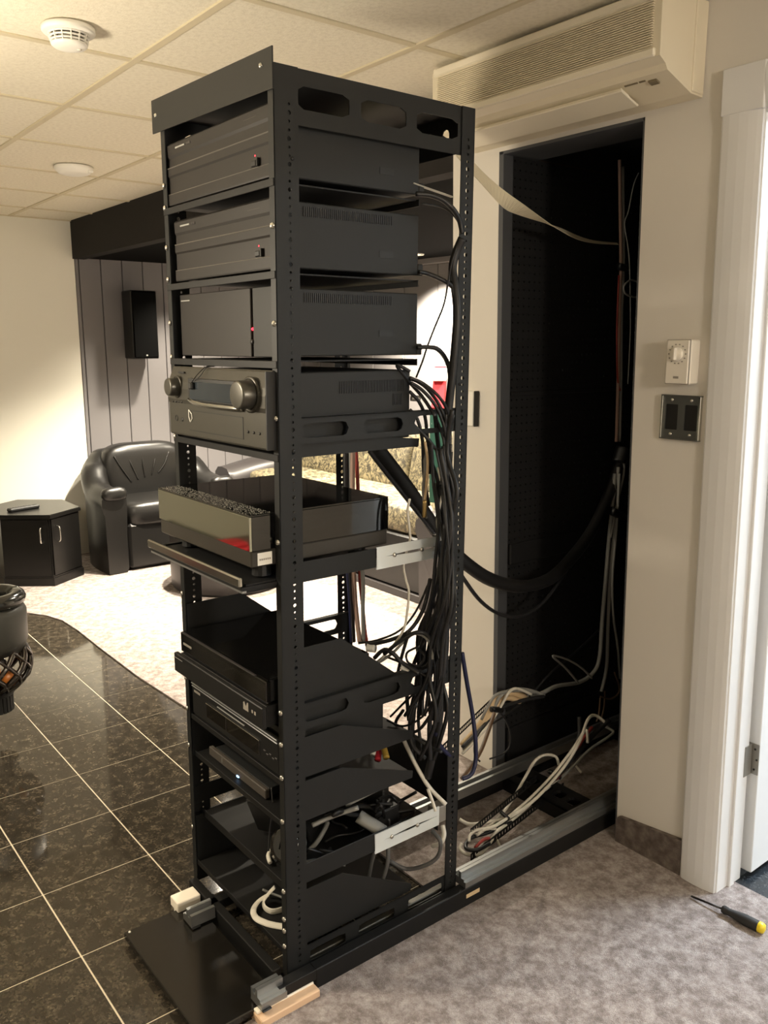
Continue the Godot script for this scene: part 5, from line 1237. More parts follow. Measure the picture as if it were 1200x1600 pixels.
	cable("hanging_cable", "black cable in the tangled bundle hanging at the back of the rack", "cable", "black cables hanging behind the rack", mats.cable, 0.003, [Vector3(-0.686, 1.260, -1.535), Vector3(-0.691, 1.169, -1.491), Vector3(-0.691, 1.068, -1.485), Vector3(-0.696, 0.971, -1.476), Vector3(-0.695, 0.899, -1.469), Vector3(-0.678, 0.781, -1.500), Vector3(-0.680, 0.682, -1.474), Vector3(-0.683, 0.601, -1.465)], 1)
	cable("loose_cable", "gray ridged cable hanging among the black bundle", "cable", "", mats.cable_gray, 0.0035, [Vector3(-0.700, 1.271, -1.536), Vector3(-0.700, 1.210, -1.528), Vector3(-0.700, 1.147, -1.534), Vector3(-0.700, 1.086, -1.519)], 1)
	cable("loose_cable", "beige cable with a brass plug hanging among the black bundle", "cable", "", mats.cable_beige, 0.0035, [Vector3(-0.710, 1.273, -1.517), Vector3(-0.710, 1.229, -1.507), Vector3(-0.710, 1.167, -1.511), Vector3(-0.710, 1.103, -1.520)], 1)
	cable("loose_cable", "white cable looping through the hanging bundle near the mirror shelf", "cable", "", mats.cable_white, 0.0028, [Vector3(-0.690, 1.213, -1.493), Vector3(-0.690, 1.154, -1.478), Vector3(-0.690, 1.081, -1.493), Vector3(-0.690, 1.036, -1.481)], 1)
	cable("brass_plug", "brass colored plug end hanging at the height of the turntable", "plug", "", mats.brass, 0.0055, [Vector3(-0.720, 1.135, -1.504), Vector3(-0.720, 1.094, -1.506)], 1)
	cable("white_cable", "thin white cable dropping from the turntable shelf to the players", "cable", "", mats.cable_white, 0.0033, [Vector3(-0.770, 1.144, -1.501), Vector3(-0.765, 1.111, -1.514), Vector3(-0.760, 1.064, -1.512), Vector3(-0.755, 1.039, -1.518), Vector3(-0.750, 0.977, -1.546), Vector3(-0.750, 0.939, -1.538), Vector3(-0.750, 0.909, -1.526), Vector3(-0.755, 0.853, -1.527), Vector3(-0.760, 0.811, -1.535), Vector3(-0.775, 0.771, -1.554), Vector3(-0.790, 0.741, -1.573), Vector3(-0.790, 0.714, -1.604)], 1)
	cable("riser_cable", "black cable running down beside the left rear post", "cable", "", mats.cable_dark, 0.008, [Vector3(-0.600, 1.205, -1.992), Vector3(-0.600, 1.093, -1.991), Vector3(-0.600, 0.921, -1.987), Vector3(-0.600, 0.768, -1.973), Vector3(-0.600, 0.625, -1.963)], 1)
	cable("riser_cable", "beige cable running down beside the left rear post", "cable", "", mats.cable_pink, 0.007, [Vector3(-0.600, 1.209, -1.955), Vector3(-0.600, 1.097, -1.959), Vector3(-0.600, 0.830, -1.957), Vector3(-0.600, 0.715, -1.945), Vector3(-0.600, 0.634, -1.930)], 1)
	cable("riser_cable", "red cable running down beside the left rear post", "cable", "", mats.cable_red, 0.0055, [Vector3(-0.580, 1.206, -1.969), Vector3(-0.580, 1.095, -1.961), Vector3(-0.580, 0.847, -1.955), Vector3(-0.580, 0.751, -1.943), Vector3(-0.580, 0.665, -1.931), Vector3(-0.580, 0.619, -1.919)], 1)
	cable("riser_cable", "gray cable running down beside the left rear post", "cable", "", mats.cable_gray, 0.006, [Vector3(-0.590, 1.196, -1.981), Vector3(-0.590, 1.094, -1.979), Vector3(-0.590, 0.854, -1.929), Vector3(-0.590, 0.738, -1.927), Vector3(-0.590, 0.633, -1.925)], 1)
	cable("riser_cable", "dark blue cable running down beside the left rear post", "cable", "", mats.cable_blue, 0.004, [Vector3(-0.620, 0.870, -1.967), Vector3(-0.620, 0.776, -1.955), Vector3(-0.620, 0.634, -1.945)], 1)
	cable("looped_cable", "black cable looping behind the lower players", "cable", "loops of black cable behind the players", mats.cable_dark, 0.003, [Vector3(-0.800, 0.750, -1.666), Vector3(-0.770, 0.763, -1.625), Vector3(-0.740, 0.797, -1.572), Vector3(-0.715, 0.850, -1.540), Vector3(-0.690, 0.914, -1.526)], 1)
	cable("looped_cable", "black cable looping behind the lower players", "cable", "loops of black cable behind the players", mats.cable_dark, 0.0055, [Vector3(-0.800, 0.754, -1.634), Vector3(-0.770, 0.778, -1.573), Vector3(-0.740, 0.807, -1.534), Vector3(-0.700, 0.858, -1.528), Vector3(-0.700, 0.937, -1.505)], 1)
	cable("looped_cable", "black cable looping behind the lower players", "cable", "loops of black cable behind the players", mats.cable, 0.0055, [Vector3(-0.790, 0.746, -1.573), Vector3(-0.760, 0.806, -1.511), Vector3(-0.730, 0.809, -1.488), Vector3(-0.720, 0.776, -1.471), Vector3(-0.710, 0.718, -1.501), Vector3(-0.710, 0.683, -1.569)], 1)
	cable("looped_cable", "black cable looping behind the lower players", "cable", "loops of black cable behind the players", mats.cable_dark, 0.0055, [Vector3(-0.800, 0.730, -1.599), Vector3(-0.790, 0.757, -1.573), Vector3(-0.780, 0.751, -1.548), Vector3(-0.765, 0.730, -1.534), Vector3(-0.750, 0.713, -1.485)], 1)
	cable("looped_cable", "black cable looping behind the lower players", "cable", "loops of black cable behind the players", mats.cable_dark, 0.003, [Vector3(-0.740, 0.776, -1.498), Vector3(-0.740, 0.746, -1.544), Vector3(-0.740, 0.722, -1.539), Vector3(-0.735, 0.723, -1.505), Vector3(-0.730, 0.752, -1.488), Vector3(-0.730, 0.764, -1.521)], 1)
	cable("looped_cable", "black cable looping behind the lower players", "cable", "loops of black cable behind the players", mats.cable, 0.0042, [Vector3(-0.750, 0.812, -1.523), Vector3(-0.755, 0.741, -1.546), Vector3(-0.760, 0.697, -1.555)], 1)
	cable("looped_cable", "black cable looping behind the lower players", "cable", "loops of black cable behind the players", mats.cable, 0.003, [Vector3(-0.780, 0.735, -1.586), Vector3(-0.760, 0.725, -1.547), Vector3(-0.740, 0.710, -1.509), Vector3(-0.720, 0.694, -1.479)], 1)
	cable("looped_cable", "black cable looping behind the lower players", "cable", "loops of black cable behind the players", mats.cable, 0.003, [Vector3(-0.740, 0.552, -1.610), Vector3(-0.725, 0.621, -1.551), Vector3(-0.710, 0.653, -1.519), Vector3(-0.710, 0.707, -1.481)], 1)
	cable("looped_cable", "black cable looping behind the lower players", "cable", "loops of black cable behind the players", mats.cable_dark, 0.0042, [Vector3(-0.730, 0.528, -1.617), Vector3(-0.715, 0.514, -1.549), Vector3(-0.700, 0.498, -1.509), Vector3(-0.700, 0.502, -1.456)], 1)
	cable("looped_cable", "black cable looping behind the lower players", "cable", "loops of black cable behind the players", mats.cable, 0.0042, [Vector3(-0.730, 0.581, -1.570), Vector3(-0.730, 0.534, -1.601), Vector3(-0.730, 0.519, -1.565), Vector3(-0.720, 0.544, -1.519), Vector3(-0.710, 0.590, -1.489)], 1)
	cable("looped_cable", "black cable looping behind the lower players", "cable", "loops of black cable behind the players", mats.cable, 0.003, [Vector3(-0.750, 0.545, -1.611), Vector3(-0.735, 0.541, -1.564), Vector3(-0.720, 0.583, -1.507), Vector3(-0.720, 0.650, -1.460)], 1)
	cable("looped_cable", "black cable looping behind the lower players", "cable", "loops of black cable behind the players", mats.cable_dark, 0.0055, [Vector3(-0.730, 0.615, -1.520), Vector3(-0.725, 0.551, -1.550), Vector3(-0.720, 0.491, -1.543), Vector3(-0.700, 0.460, -1.516)], 1)
	cable("gray_cable", "gray cable arching over the stacked players to the bundle", "cable", "", mats.cable_gray, 0.004, [Vector3(-0.790, 0.714, -1.599), Vector3(-0.770, 0.743, -1.568), Vector3(-0.750, 0.784, -1.537), Vector3(-0.740, 0.804, -1.515), Vector3(-0.730, 0.801, -1.488), Vector3(-0.730, 0.783, -1.467), Vector3(-0.730, 0.752, -1.459)], 1)
	cable("plug_block", "white plug block resting on the rack shelf behind the players", "plug", "", mats.white, 0.011, [Vector3(-0.800, 0.749, -1.628), Vector3(-0.790, 0.750, -1.609)], 1)
	cable("plug_block", "white plug lying at the shelf edge among the black loops", "plug", "", mats.white, 0.007, [Vector3(-0.760, 0.714, -1.542), Vector3(-0.750, 0.708, -1.522)], 1)
	cable("white_cable", "stiff white cable slanting down behind the lower shelves to the rear post", "cable", "", mats.cable_white, 0.0055, [Vector3(-0.720, 0.501, -1.587), Vector3(-0.710, 0.459, -1.568), Vector3(-0.700, 0.414, -1.541), Vector3(-0.680, 0.368, -1.520), Vector3(-0.660, 0.333, -1.480)], 1)
	cable("white_cable", "short white cable stub standing behind the lower zinc bracket", "cable", "", mats.cable_white, 0.0045, [Vector3(-0.700, 0.380, -1.507), Vector3(-0.700, 0.356, -1.490), Vector3(-0.700, 0.331, -1.475)], 1)
	cable("white_cable", "white cable curling under the lower zinc bracket", "cable", "", mats.cable_white, 0.006, [Vector3(-0.660, 0.268, -1.491), Vector3(-0.670, 0.252, -1.475), Vector3(-0.680, 0.231, -1.478), Vector3(-0.680, 0.209, -1.508)], 1)
	cable("blue_cable", "dark blue cable looping down to the floor beside the rear post", "cable", "", mats.cable_blue, 0.006, [Vector3(-0.550, 0.701, -1.545), Vector3(-0.525, 0.604, -1.549), Vector3(-0.500, 0.513, -1.553), Vector3(-0.500, 0.443, -1.539), Vector3(-0.500, 0.378, -1.537), Vector3(-0.525, 0.352, -1.528), Vector3(-0.550, 0.344, -1.536)], 1)
	cable("blue_cable", "dark blue cable slanting behind the rear post near the floor panel", "cable", "", mats.cable_blue, 0.006, [Vector3(-0.680, 0.530, -1.503), Vector3(-0.650, 0.480, -1.516), Vector3(-0.620, 0.446, -1.518), Vector3(-0.580, 0.410, -1.531)], 1)
	cable("brown_cable", "dark brown cable slanting from the closet bundle to the rear post", "cable", "", mats.cable_brown, 0.006, [Vector3(-0.200, 0.354, -1.760), Vector3(-0.300, 0.346, -1.688), Vector3(-0.400, 0.330, -1.625), Vector3(-0.520, 0.322, -1.568)], 1)
	cable("thin_lead", "thin dark loop of wire at the foot of the pillar", "cable", "", mats.cable, 0.003, [Vector3(-0.200, 0.342, -1.765), Vector3(-0.240, 0.306, -1.775), Vector3(-0.280, 0.280, -1.762), Vector3(-0.280, 0.237, -1.761), Vector3(-0.280, 0.225, -1.738)], 1)
	cable("riser_cable", "gray-pink flat cable running up the closet wall, leftmost of the risers", "cable", "", mats.cable_pink, 0.006, [Vector3(0.496, 2.112, -1.910), Vector3(0.511, 1.947, -1.908), Vector3(0.527, 1.768, -1.906), Vector3(0.529, 1.626, -1.904), Vector3(0.538, 1.404, -1.902), Vector3(0.545, 1.151, -1.900)], 1)
	cable("riser_cable", "pale gray cable running up the closet wall beside the pink one", "cable", "", mats.cable_gray, 0.006, [Vector3(0.515, 2.093, -1.910), Vector3(0.543, 1.769, -1.907), Vector3(0.545, 1.583, -1.905), Vector3(0.557, 1.358, -1.902), Vector3(0.564, 1.150, -1.900)], 1)
	cable("riser_cable", "brown-red cable hanging in the closet beside the gray riser", "cable", "", mats.cable_red, 0.0035, [Vector3(0.511, 1.734, -1.900), Vector3(0.516, 1.538, -1.900), Vector3(0.533, 1.381, -1.900), Vector3(0.552, 1.335, -1.900)], 1)
	cable("riser_cable", "thin white wire dangling in the closet right of the risers", "cable", "", mats.cable_gray, 0.002, [Vector3(0.565, 2.074, -1.880), Vector3(0.540, 2.030, -1.880), Vector3(0.519, 1.945, -1.880), Vector3(0.502, 1.902, -1.880), Vector3(0.526, 1.830, -1.880), Vector3(0.543, 1.756, -1.880), Vector3(0.563, 1.582, -1.880), Vector3(0.567, 1.494, -1.880), Vector3(0.568, 1.358, -1.880)], 1)
	cable("riser_cable", "gray loop of cable sticking out at the closet's right edge", "cable", "", mats.cable_gray, 0.0035, [Vector3(0.591, 1.715, -1.880), Vector3(0.551, 1.718, -1.880), Vector3(0.516, 1.697, -1.880), Vector3(0.525, 1.673, -1.880), Vector3(0.567, 1.662, -1.880), Vector3(0.596, 1.663, -1.880)], 1)
	cable("riser_cable", "pale gray cable hanging low in the closet from the cable tie to the floor bundle", "cable", "", mats.cable_gray, 0.0075, [Vector3(0.520, 1.038, -1.880), Vector3(0.512, 0.921, -1.878), Vector3(0.498, 0.780, -1.876), Vector3(0.490, 0.660, -1.874), Vector3(0.478, 0.491, -1.872), Vector3(0.471, 0.355, -1.870), Vector3(0.438, 0.301, -1.868), Vector3(0.352, 0.283, -1.866), Vector3(0.225, 0.302, -1.864), Vector3(0.138, 0.297, -1.862), Vector3(0.053, 0.306, -1.860)], 1)
	cable("riser_cable", "second pale gray cable hanging low in the closet, right of the first", "cable", "", mats.cable_gray, 0.0065, [Vector3(0.524, 1.062, -1.870), Vector3(0.532, 0.920, -1.870), Vector3(0.517, 0.778, -1.870), Vector3(0.510, 0.633, -1.870), Vector3(0.512, 0.459, -1.870), Vector3(0.517, 0.306, -1.870), Vector3(0.493, 0.209, -1.870)], 1)
	cable("riser_cable", "gray cable bowing against the closet's right edge above the floor", "cable", "", mats.cable_gray, 0.005, [Vector3(0.519, 1.041, -1.860), Vector3(0.518, 0.828, -1.860), Vector3(0.510, 0.660, -1.860), Vector3(0.526, 0.509, -1.860), Vector3(0.564, 0.375, -1.860), Vector3(0.591, 0.239, -1.860)], 1)
	cable("riser_cable", "gray cable forked at the cable tie in the closet", "cable", "", mats.cable_gray, 0.005, [Vector3(0.540, 1.131, -1.870), Vector3(0.559, 1.047, -1.870), Vector3(0.539, 0.967, -1.870), Vector3(0.522, 0.898, -1.870), Vector3(0.500, 0.805, -1.870)], 1)
	cable("riser_cable", "gray wire hooked out over the closet floor in a sharp bend", "cable", "", mats.cable_gray, 0.004, [Vector3(0.324, 0.295, -1.850), Vector3(0.256, 0.364, -1.850), Vector3(0.181, 0.427, -1.850), Vector3(0.208, 0.421, -1.850), Vector3(0.272, 0.391, -1.850), Vector3(0.347, 0.342, -1.850), Vector3(0.405, 0.290, -1.850)], 1)
	cable("riser_cable", "dark cable slanting across the closet from wall to floor bundle", "cable", "", mats.cable, 0.004, [Vector3(0.429, 0.470, -1.850), Vector3(0.308, 0.416, -1.852), Vector3(0.175, 0.366, -1.854), Vector3(0.081, 0.311, -1.856), Vector3(-0.011, 0.277, -1.858), Vector3(-0.101, 0.256, -1.860)], 1)
	cable("brown_wire", "brown wire bunched at the lower right of the closet", "cable", "brown wires low in the closet", mats.cable_brown, 0.0035, [Vector3(0.539, 0.281, -1.850), Vector3(0.573, 0.201, -1.847), Vector3(0.519, 0.181, -1.843), Vector3(0.447, 0.211, -1.840)], 1)
	cable("brown_wire", "brown wire bunched at the lower right of the closet", "cable", "brown wires low in the closet", mats.cable_brown, 0.0035, [Vector3(0.447, 0.206, -1.840), Vector3(0.444, 0.143, -1.840), Vector3(0.431, 0.114, -1.840)], 1)
	cable("brown_wire", "brown wire bunched at the lower right of the closet", "cable", "brown wires low in the closet", mats.cable_brown, 0.0035, [Vector3(0.472, 0.225, -1.840), Vector3(0.474, 0.161, -1.840), Vector3(0.455, 0.107, -1.840)], 1)
	cable("cable_tie", "black tie band around the closet risers at head height", "cable tie", "", mats.cable, 0.013, [Vector3(0.498, 1.763, -1.895), Vector3(0.549, 1.759, -1.895)], 1)
	cable("cable_tie", "black clamp holding the loom end in the closet", "cable tie", "", mats.cable, 0.028, [Vector3(0.529, 1.081, -1.870), Vector3(0.548, 1.130, -1.870)], 1)
	cable("cable_tie", "black band around the low closet cables below the loom", "cable tie", "", mats.cable, 0.016, [Vector3(0.482, 0.909, -1.860), Vector3(0.556, 0.876, -1.860)], 1)
	cable("bundle_cable", "fattest beige cable of the bundle curving down beside the pillar", "cable", "cable bundle beside the pillar", mats.cable_beige, 0.012, [Vector3(0.031, 0.319, -1.840), Vector3(-0.049, 0.356, -1.840), Vector3(-0.109, 0.352, -1.840), Vector3(-0.138, 0.315, -1.840), Vector3(-0.185, 0.262, -1.850), Vector3(-0.241, 0.217, -1.860)], 1)
	cable("bundle_cable", "second beige cable of the bundle beside the pillar", "cable", "cable bundle beside the pillar", mats.cable_beige, 0.01, [Vector3(-0.005, 0.318, -1.830), Vector3(-0.074, 0.350, -1.830), Vector3(-0.128, 0.324, -1.830), Vector3(-0.175, 0.263, -1.840), Vector3(-0.241, 0.207, -1.850)], 1)
	cable("bundle_cable", "gray cable arching over the beige bundle beside the pillar", "cable", "cable bundle beside the pillar", mats.cable_gray, 0.006, [Vector3(0.106, 0.315, -1.820), Vector3(0.023, 0.355, -1.820), Vector3(-0.056, 0.376, -1.820), Vector3(-0.110, 0.362, -1.825), Vector3(-0.139, 0.301, -1.830), Vector3(-0.191, 0.251, -1.835), Vector3(-0.254, 0.215, -1.840)], 1)
	cable("bundle_cable", "white cable crossing over the beige bundle beside the pillar", "cable", "cable bundle beside the pillar", mats.cable_white, 0.005, [Vector3(0.029, 0.341, -1.810), Vector3(-0.042, 0.380, -1.810), Vector3(-0.081, 0.377, -1.810), Vector3(-0.114, 0.333, -1.815), Vector3(-0.166, 0.279, -1.820), Vector3(-0.229, 0.236, -1.825), Vector3(-0.269, 0.211, -1.830)], 1)
	cable("bundle_cable", "gray cable at the outer edge of the beige bundle", "cable", "cable bundle beside the pillar", mats.cable_gray, 0.005, [Vector3(0.056, 0.337, -1.820), Vector3(-0.040, 0.369, -1.820), Vector3(-0.128, 0.379, -1.820), Vector3(-0.168, 0.346, -1.820), Vector3(-0.196, 0.310, -1.820)], 1)
	cable("bundle_cable", "black cable running under the beige bundle beside the pillar", "cable", "cable bundle beside the pillar", mats.cable_dark, 0.006, [Vector3(0.094, 0.316, -1.810), Vector3(-0.010, 0.326, -1.818), Vector3(-0.109, 0.321, -1.825), Vector3(-0.174, 0.276, -1.832), Vector3(-0.260, 0.226, -1.840)], 1)
	cable("cable_tie", "black tie knotted round the beige bundle beside the pillar", "cable tie", "", mats.cable, 0.01, [Vector3(-0.155, 0.337, -1.815), Vector3(-0.107, 0.320, -1.815)], 1)
	cable("thin_lead", "thin dark wire curling down in front of the closet's left wall", "cable", "", mats.cable_dark, 0.003, [Vector3(-0.114, 0.315, -1.820), Vector3(-0.082, 0.277, -1.820), Vector3(-0.059, 0.224, -1.820), Vector3(-0.060, 0.178, -1.820), Vector3(-0.090, 0.158, -1.820), Vector3(-0.153, 0.160, -1.820)], 1)
	cable("floor_cable", "white cable looping up over a black clip in the floor bundle", "cable", "floor bundle between the tracks", mats.cable_white, 0.005, [Vector3(-0.384, 0.060, -1.642), Vector3(-0.281, 0.060, -1.662), Vector3(-0.167, 0.070, -1.703), Vector3(-0.070, 0.100, -1.738), Vector3(-0.051, 0.160, -1.716), Vector3(-0.008, 0.170, -1.713), Vector3(0.045, 0.150, -1.709), Vector3(0.055, 0.120, -1.702)], 1)
	cable("floor_cable", "white cable along the top of the floor bundle between the tracks", "cable", "floor bundle between the tracks", mats.cable_white, 0.0055, [Vector3(-0.376, 0.070, -1.725), Vector3(-0.358, 0.060, -1.696), Vector3(-0.302, 0.060, -1.670), Vector3(-0.236, 0.070, -1.638), Vector3(-0.115, 0.090, -1.642), Vector3(0.034, 0.130, -1.666), Vector3(0.106, 0.200, -1.662), Vector3(0.142, 0.270, -1.660), Vector3(0.191, 0.270, -1.667), Vector3(0.211, 0.250, -1.642)], 1)
	cable("floor_cable", "second white cable alongside in the floor bundle", "cable", "floor bundle between the tracks", mats.cable_white, 0.005, [Vector3(-0.387, 0.060, -1.666), Vector3(-0.314, 0.070, -1.631), Vector3(-0.163, 0.080, -1.653), Vector3(-0.019, 0.110, -1.674), Vector3(0.086, 0.180, -1.671), Vector3(0.166, 0.220, -1.684), Vector3(0.128, 0.200, -1.645)], 1)
	cable("floor_cable", "gray cable in the middle of the floor bundle", "cable", "floor bundle between the tracks", mats.cable_dark, 0.009, [Vector3(-0.310, 0.050, -1.647), Vector3(-0.181, 0.060, -1.663), Vector3(-0.046, 0.080, -1.676), Vector3(0.085, 0.130, -1.681), Vector3(0.212, 0.180, -1.691), Vector3(0.290, 0.220, -1.681)], 1)
	cable("floor_cable", "red cable half hidden in the floor bundle", "cable", "floor bundle between the tracks", mats.cable_red, 0.006, [Vector3(0.014, 0.090, -1.679), Vector3(0.085, 0.130, -1.681), Vector3(0.161, 0.170, -1.697), Vector3(0.216, 0.210, -1.696)], 1)
	cable("floor_cable", "white cable along the lower edge of the floor bundle ending in a loop", "cable", "floor bundle between the tracks", mats.cable_white, 0.0055, [Vector3(0.061, 0.060, -1.712), Vector3(-0.061, 0.050, -1.689), Vector3(-0.230, 0.050, -1.643), Vector3(-0.315, 0.050, -1.629), Vector3(-0.362, 0.040, -1.609), Vector3(-0.415, 0.035, -1.595), Vector3(-0.447, 0.035, -1.616), Vector3(-0.449, 0.040, -1.644), Vector3(-0.437, 0.050, -1.649)], 1)
	cable("floor_cable", "gray cable at the lower right of the floor bundle", "cable", "floor bundle between the tracks", mats.cable_gray, 0.005, [Vector3(0.057, 0.060, -1.704), Vector3(0.142, 0.080, -1.712), Vector3(0.218, 0.120, -1.706), Vector3(0.298, 0.150, -1.689), Vector3(0.332, 0.160, -1.693), Vector3(0.325, 0.170, -1.724)], 1)
	cable("floor_cable", "dark sleeved cable at the top of the floor bundle", "cable", "floor bundle between the tracks", mats.cable_dark, 0.008, [Vector3(0.158, 0.260, -1.707), Vector3(0.144, 0.200, -1.693), Vector3(0.089, 0.150, -1.686), Vector3(0.045, 0.100, -1.701)], 1)
	cable("floor_cable", "red wire pair curled at the near end of the floor bundle", "cable", "floor bundle between the tracks", mats.cable_red, 0.005, [Vector3(-0.412, 0.040, -1.620), Vector3(-0.374, 0.050, -1.624), Vector3(-0.354, 0.050, -1.617)], 1)
	cable("floor_cable", "white cable curled at the near end of the floor bundle", "cable", "floor bundle between the tracks", mats.cable_white, 0.0045, [Vector3(-0.314, 0.060, -1.630), Vector3(-0.369, 0.070, -1.649), Vector3(-0.408, 0.070, -1.644), Vector3(-0.425, 0.060, -1.632)], 1)
	cable("floor_cable", "black cable coiled at the near end of the floor bundle", "cable", "floor bundle between the tracks", mats.cable, 0.006, [Vector3(-0.238, 0.050, -1.636), Vector3(-0.330, 0.050, -1.641), Vector3(-0.399, 0.050, -1.653), Vector3(-0.444, 0.050, -1.625), Vector3(-0.426, 0.050, -1.598), Vector3(-0.373, 0.050, -1.598)], 1)
	cable("cable_tie", "black tie across the middle of the floor bundle", "cable tie", "", mats.cable, 0.008, [Vector3(-0.004, 0.120, -1.693), Vector3(0.035, 0.090, -1.678)], 1)
	cable("cable_tie", "black tie across the near part of the floor bundle", "cable tie", "", mats.cable, 0.006, [Vector3(-0.271, 0.090, -1.655), Vector3(-0.257, 0.070, -1.631)], 1)
	cable("cable_tie", "white plastic tie tail lying beside the right track, nearer one", "cable tie", "", mats.cable_white, 0.004, [Vector3(-0.312, 0.030, -1.633), Vector3(-0.336, 0.030, -1.592)], 1)
	cable("cable_tie", "white plastic tie tail lying beside the right track, farther one", "cable tie", "", mats.cable_white, 0.004, [Vector3(0.170, 0.070, -1.720), Vector3(0.163, 0.060, -1.692)], 1)
	cable("flat_white_cable", "white flat cable loop lying on the bottom shelf, larger of the two", "cable", "", mats.cable_white, 0.0075, [Vector3(-1.065, 0.130, -1.698), Vector3(-1.091, 0.120, -1.704), Vector3(-1.119, 0.120, -1.682), Vector3(-1.122, 0.110, -1.664), Vector3(-1.113, 0.110, -1.633), Vector3(-1.099, 0.110, -1.610), Vector3(-1.080, 0.112, -1.583)], 0.35)
	cable("flat_white_cable", "white flat cable with an upright end on the bottom shelf, inside the larger loop", "cable", "", mats.cable_white, 0.0075, [Vector3(-1.055, 0.155, -1.684), Vector3(-1.069, 0.140, -1.690), Vector3(-1.081, 0.120, -1.696), Vector3(-1.087, 0.113, -1.681), Vector3(-1.081, 0.112, -1.659), Vector3(-1.061, 0.112, -1.650), Vector3(-1.038, 0.112, -1.650)], 0.35)
	cable("gray_cable", "thin gray cable behind the white loops on the bottom shelf", "cable", "", mats.cable_gray, 0.003, [Vector3(-1.067, 0.130, -1.726), Vector3(-1.049, 0.120, -1.709), Vector3(-1.034, 0.115, -1.687), Vector3(-1.027, 0.112, -1.667)], 1)
	cable("white_cable", "short white cable piece on the low shelf beside the spool", "cable", "", mats.cable_white, 0.0055, [Vector3(-1.010, 0.275, -1.687), Vector3(-1.046, 0.265, -1.685), Vector3(-1.076, 0.262, -1.673), Vector3(-1.089, 0.258, -1.644)], 1)
	cable("thin_lead", "thin wire hanging in front of the low shelf", "cable", "", mats.cable_dark, 0.0022, [Vector3(-1.080, 0.456, -1.643), Vector3(-1.087, 0.411, -1.628), Vector3(-1.093, 0.346, -1.635), Vector3(-1.100, 0.301, -1.630)], 1)
	cable("tangled_cable", "dark cable in the tangle on the low shelf", "cable", "tangle of dark cables on the low shelf", mats.cable, 0.0045, [Vector3(-0.822, 0.264, -1.726), Vector3(-0.751, 0.257, -1.725), Vector3(-0.674, 0.257, -1.720), Vector3(-0.660, 0.257, -1.732), Vector3(-0.660, 0.257, -1.710), Vector3(-0.660, 0.257, -1.749), Vector3(-0.660, 0.257, -1.739)], 1)
	cable("tangled_cable", "dark cable in the tangle on the low shelf", "cable", "tangle of dark cables on the low shelf", mats.cable, 0.0035, [Vector3(-0.807, 0.257, -1.801), Vector3(-0.759, 0.257, -1.759), Vector3(-0.736, 0.257, -1.805), Vector3(-0.681, 0.257, -1.814), Vector3(-0.660, 0.257, -1.850), Vector3(-0.660, 0.257, -1.815), Vector3(-0.660, 0.257, -1.789)], 1)
	cable("tangled_cable", "dark cable in the tangle on the low shelf", "cable", "tangle of dark cables on the low shelf", mats.cable, 0.006, [Vector3(-0.917, 0.317, -1.703), Vector3(-0.905, 0.268, -1.711), Vector3(-0.887, 0.257, -1.752), Vector3(-0.873, 0.257, -1.741), Vector3(-0.791, 0.257, -1.736), Vector3(-0.747, 0.257, -1.759), Vector3(-0.660, 0.257, -1.797)], 1)
	cable("tangled_cable", "dark cable in the tangle on the low shelf", "cable", "tangle of dark cables on the low shelf", mats.cable, 0.0045, [Vector3(-0.740, 0.257, -1.848), Vector3(-0.691, 0.257, -1.880), Vector3(-0.717, 0.257, -1.872), Vector3(-0.751, 0.257, -1.823), Vector3(-0.749, 0.257, -1.793), Vector3(-0.750, 0.257, -1.822), Vector3(-0.722, 0.257, -1.863)], 1)
	cable("tangled_cable", "dark cable in the tangle on the low shelf", "cable", "tangle of dark cables on the low shelf", mats.cable, 0.0045, [Vector3(-0.789, 0.257, -1.634), Vector3(-0.763, 0.270, -1.610), Vector3(-0.803, 0.332, -1.563), Vector3(-0.818, 0.353, -1.555), Vector3(-0.806, 0.318, -1.588), Vector3(-0.702, 0.283, -1.633), Vector3(-0.670, 0.324, -1.588)], 1)
	cable("tangled_cable", "dark cable in the tangle on the low shelf", "cable", "tangle of dark cables on the low shelf", mats.cable, 0.0035, [Vector3(-0.768, 0.257, -1.800), Vector3(-0.660, 0.257, -1.835), Vector3(-0.660, 0.257, -1.877), Vector3(-0.660, 0.257, -1.880), Vector3(-0.660, 0.257, -1.854), Vector3(-0.660, 0.257, -1.880), Vector3(-0.660, 0.257, -1.842)], 1)
	cable("tangled_cable", "dark cable in the tangle on the low shelf", "cable", "tangle of dark cables on the low shelf", mats.cable, 0.0045, [Vector3(-0.700, 0.257, -1.810), Vector3(-0.660, 0.257, -1.858), Vector3(-0.660, 0.257, -1.853), Vector3(-0.668, 0.257, -1.854), Vector3(-0.660, 0.257, -1.810), Vector3(-0.716, 0.257, -1.771), Vector3(-0.702, 0.257, -1.768)], 1)
	cable("tangled_cable", "dark cable in the tangle on the low shelf", "cable", "tangle of dark cables on the low shelf", mats.cable, 0.0035, [Vector3(-0.778, 0.257, -1.841), Vector3(-0.814, 0.257, -1.880), Vector3(-0.749, 0.257, -1.862), Vector3(-0.820, 0.257, -1.866), Vector3(-0.839, 0.257, -1.859), Vector3(-0.839, 0.257, -1.847), Vector3(-0.844, 0.257, -1.856)], 1)
	cable("tangled_cable", "dark cable in the tangle on the low shelf", "cable", "tangle of dark cables on the low shelf", mats.cable_dark, 0.0035, [Vector3(-0.747, 0.257, -1.841), Vector3(-0.750, 0.257, -1.814), Vector3(-0.737, 0.257, -1.863), Vector3(-0.679, 0.257, -1.815), Vector3(-0.660, 0.257, -1.855), Vector3(-0.660, 0.257, -1.827), Vector3(-0.660, 0.257, -1.865)], 1)
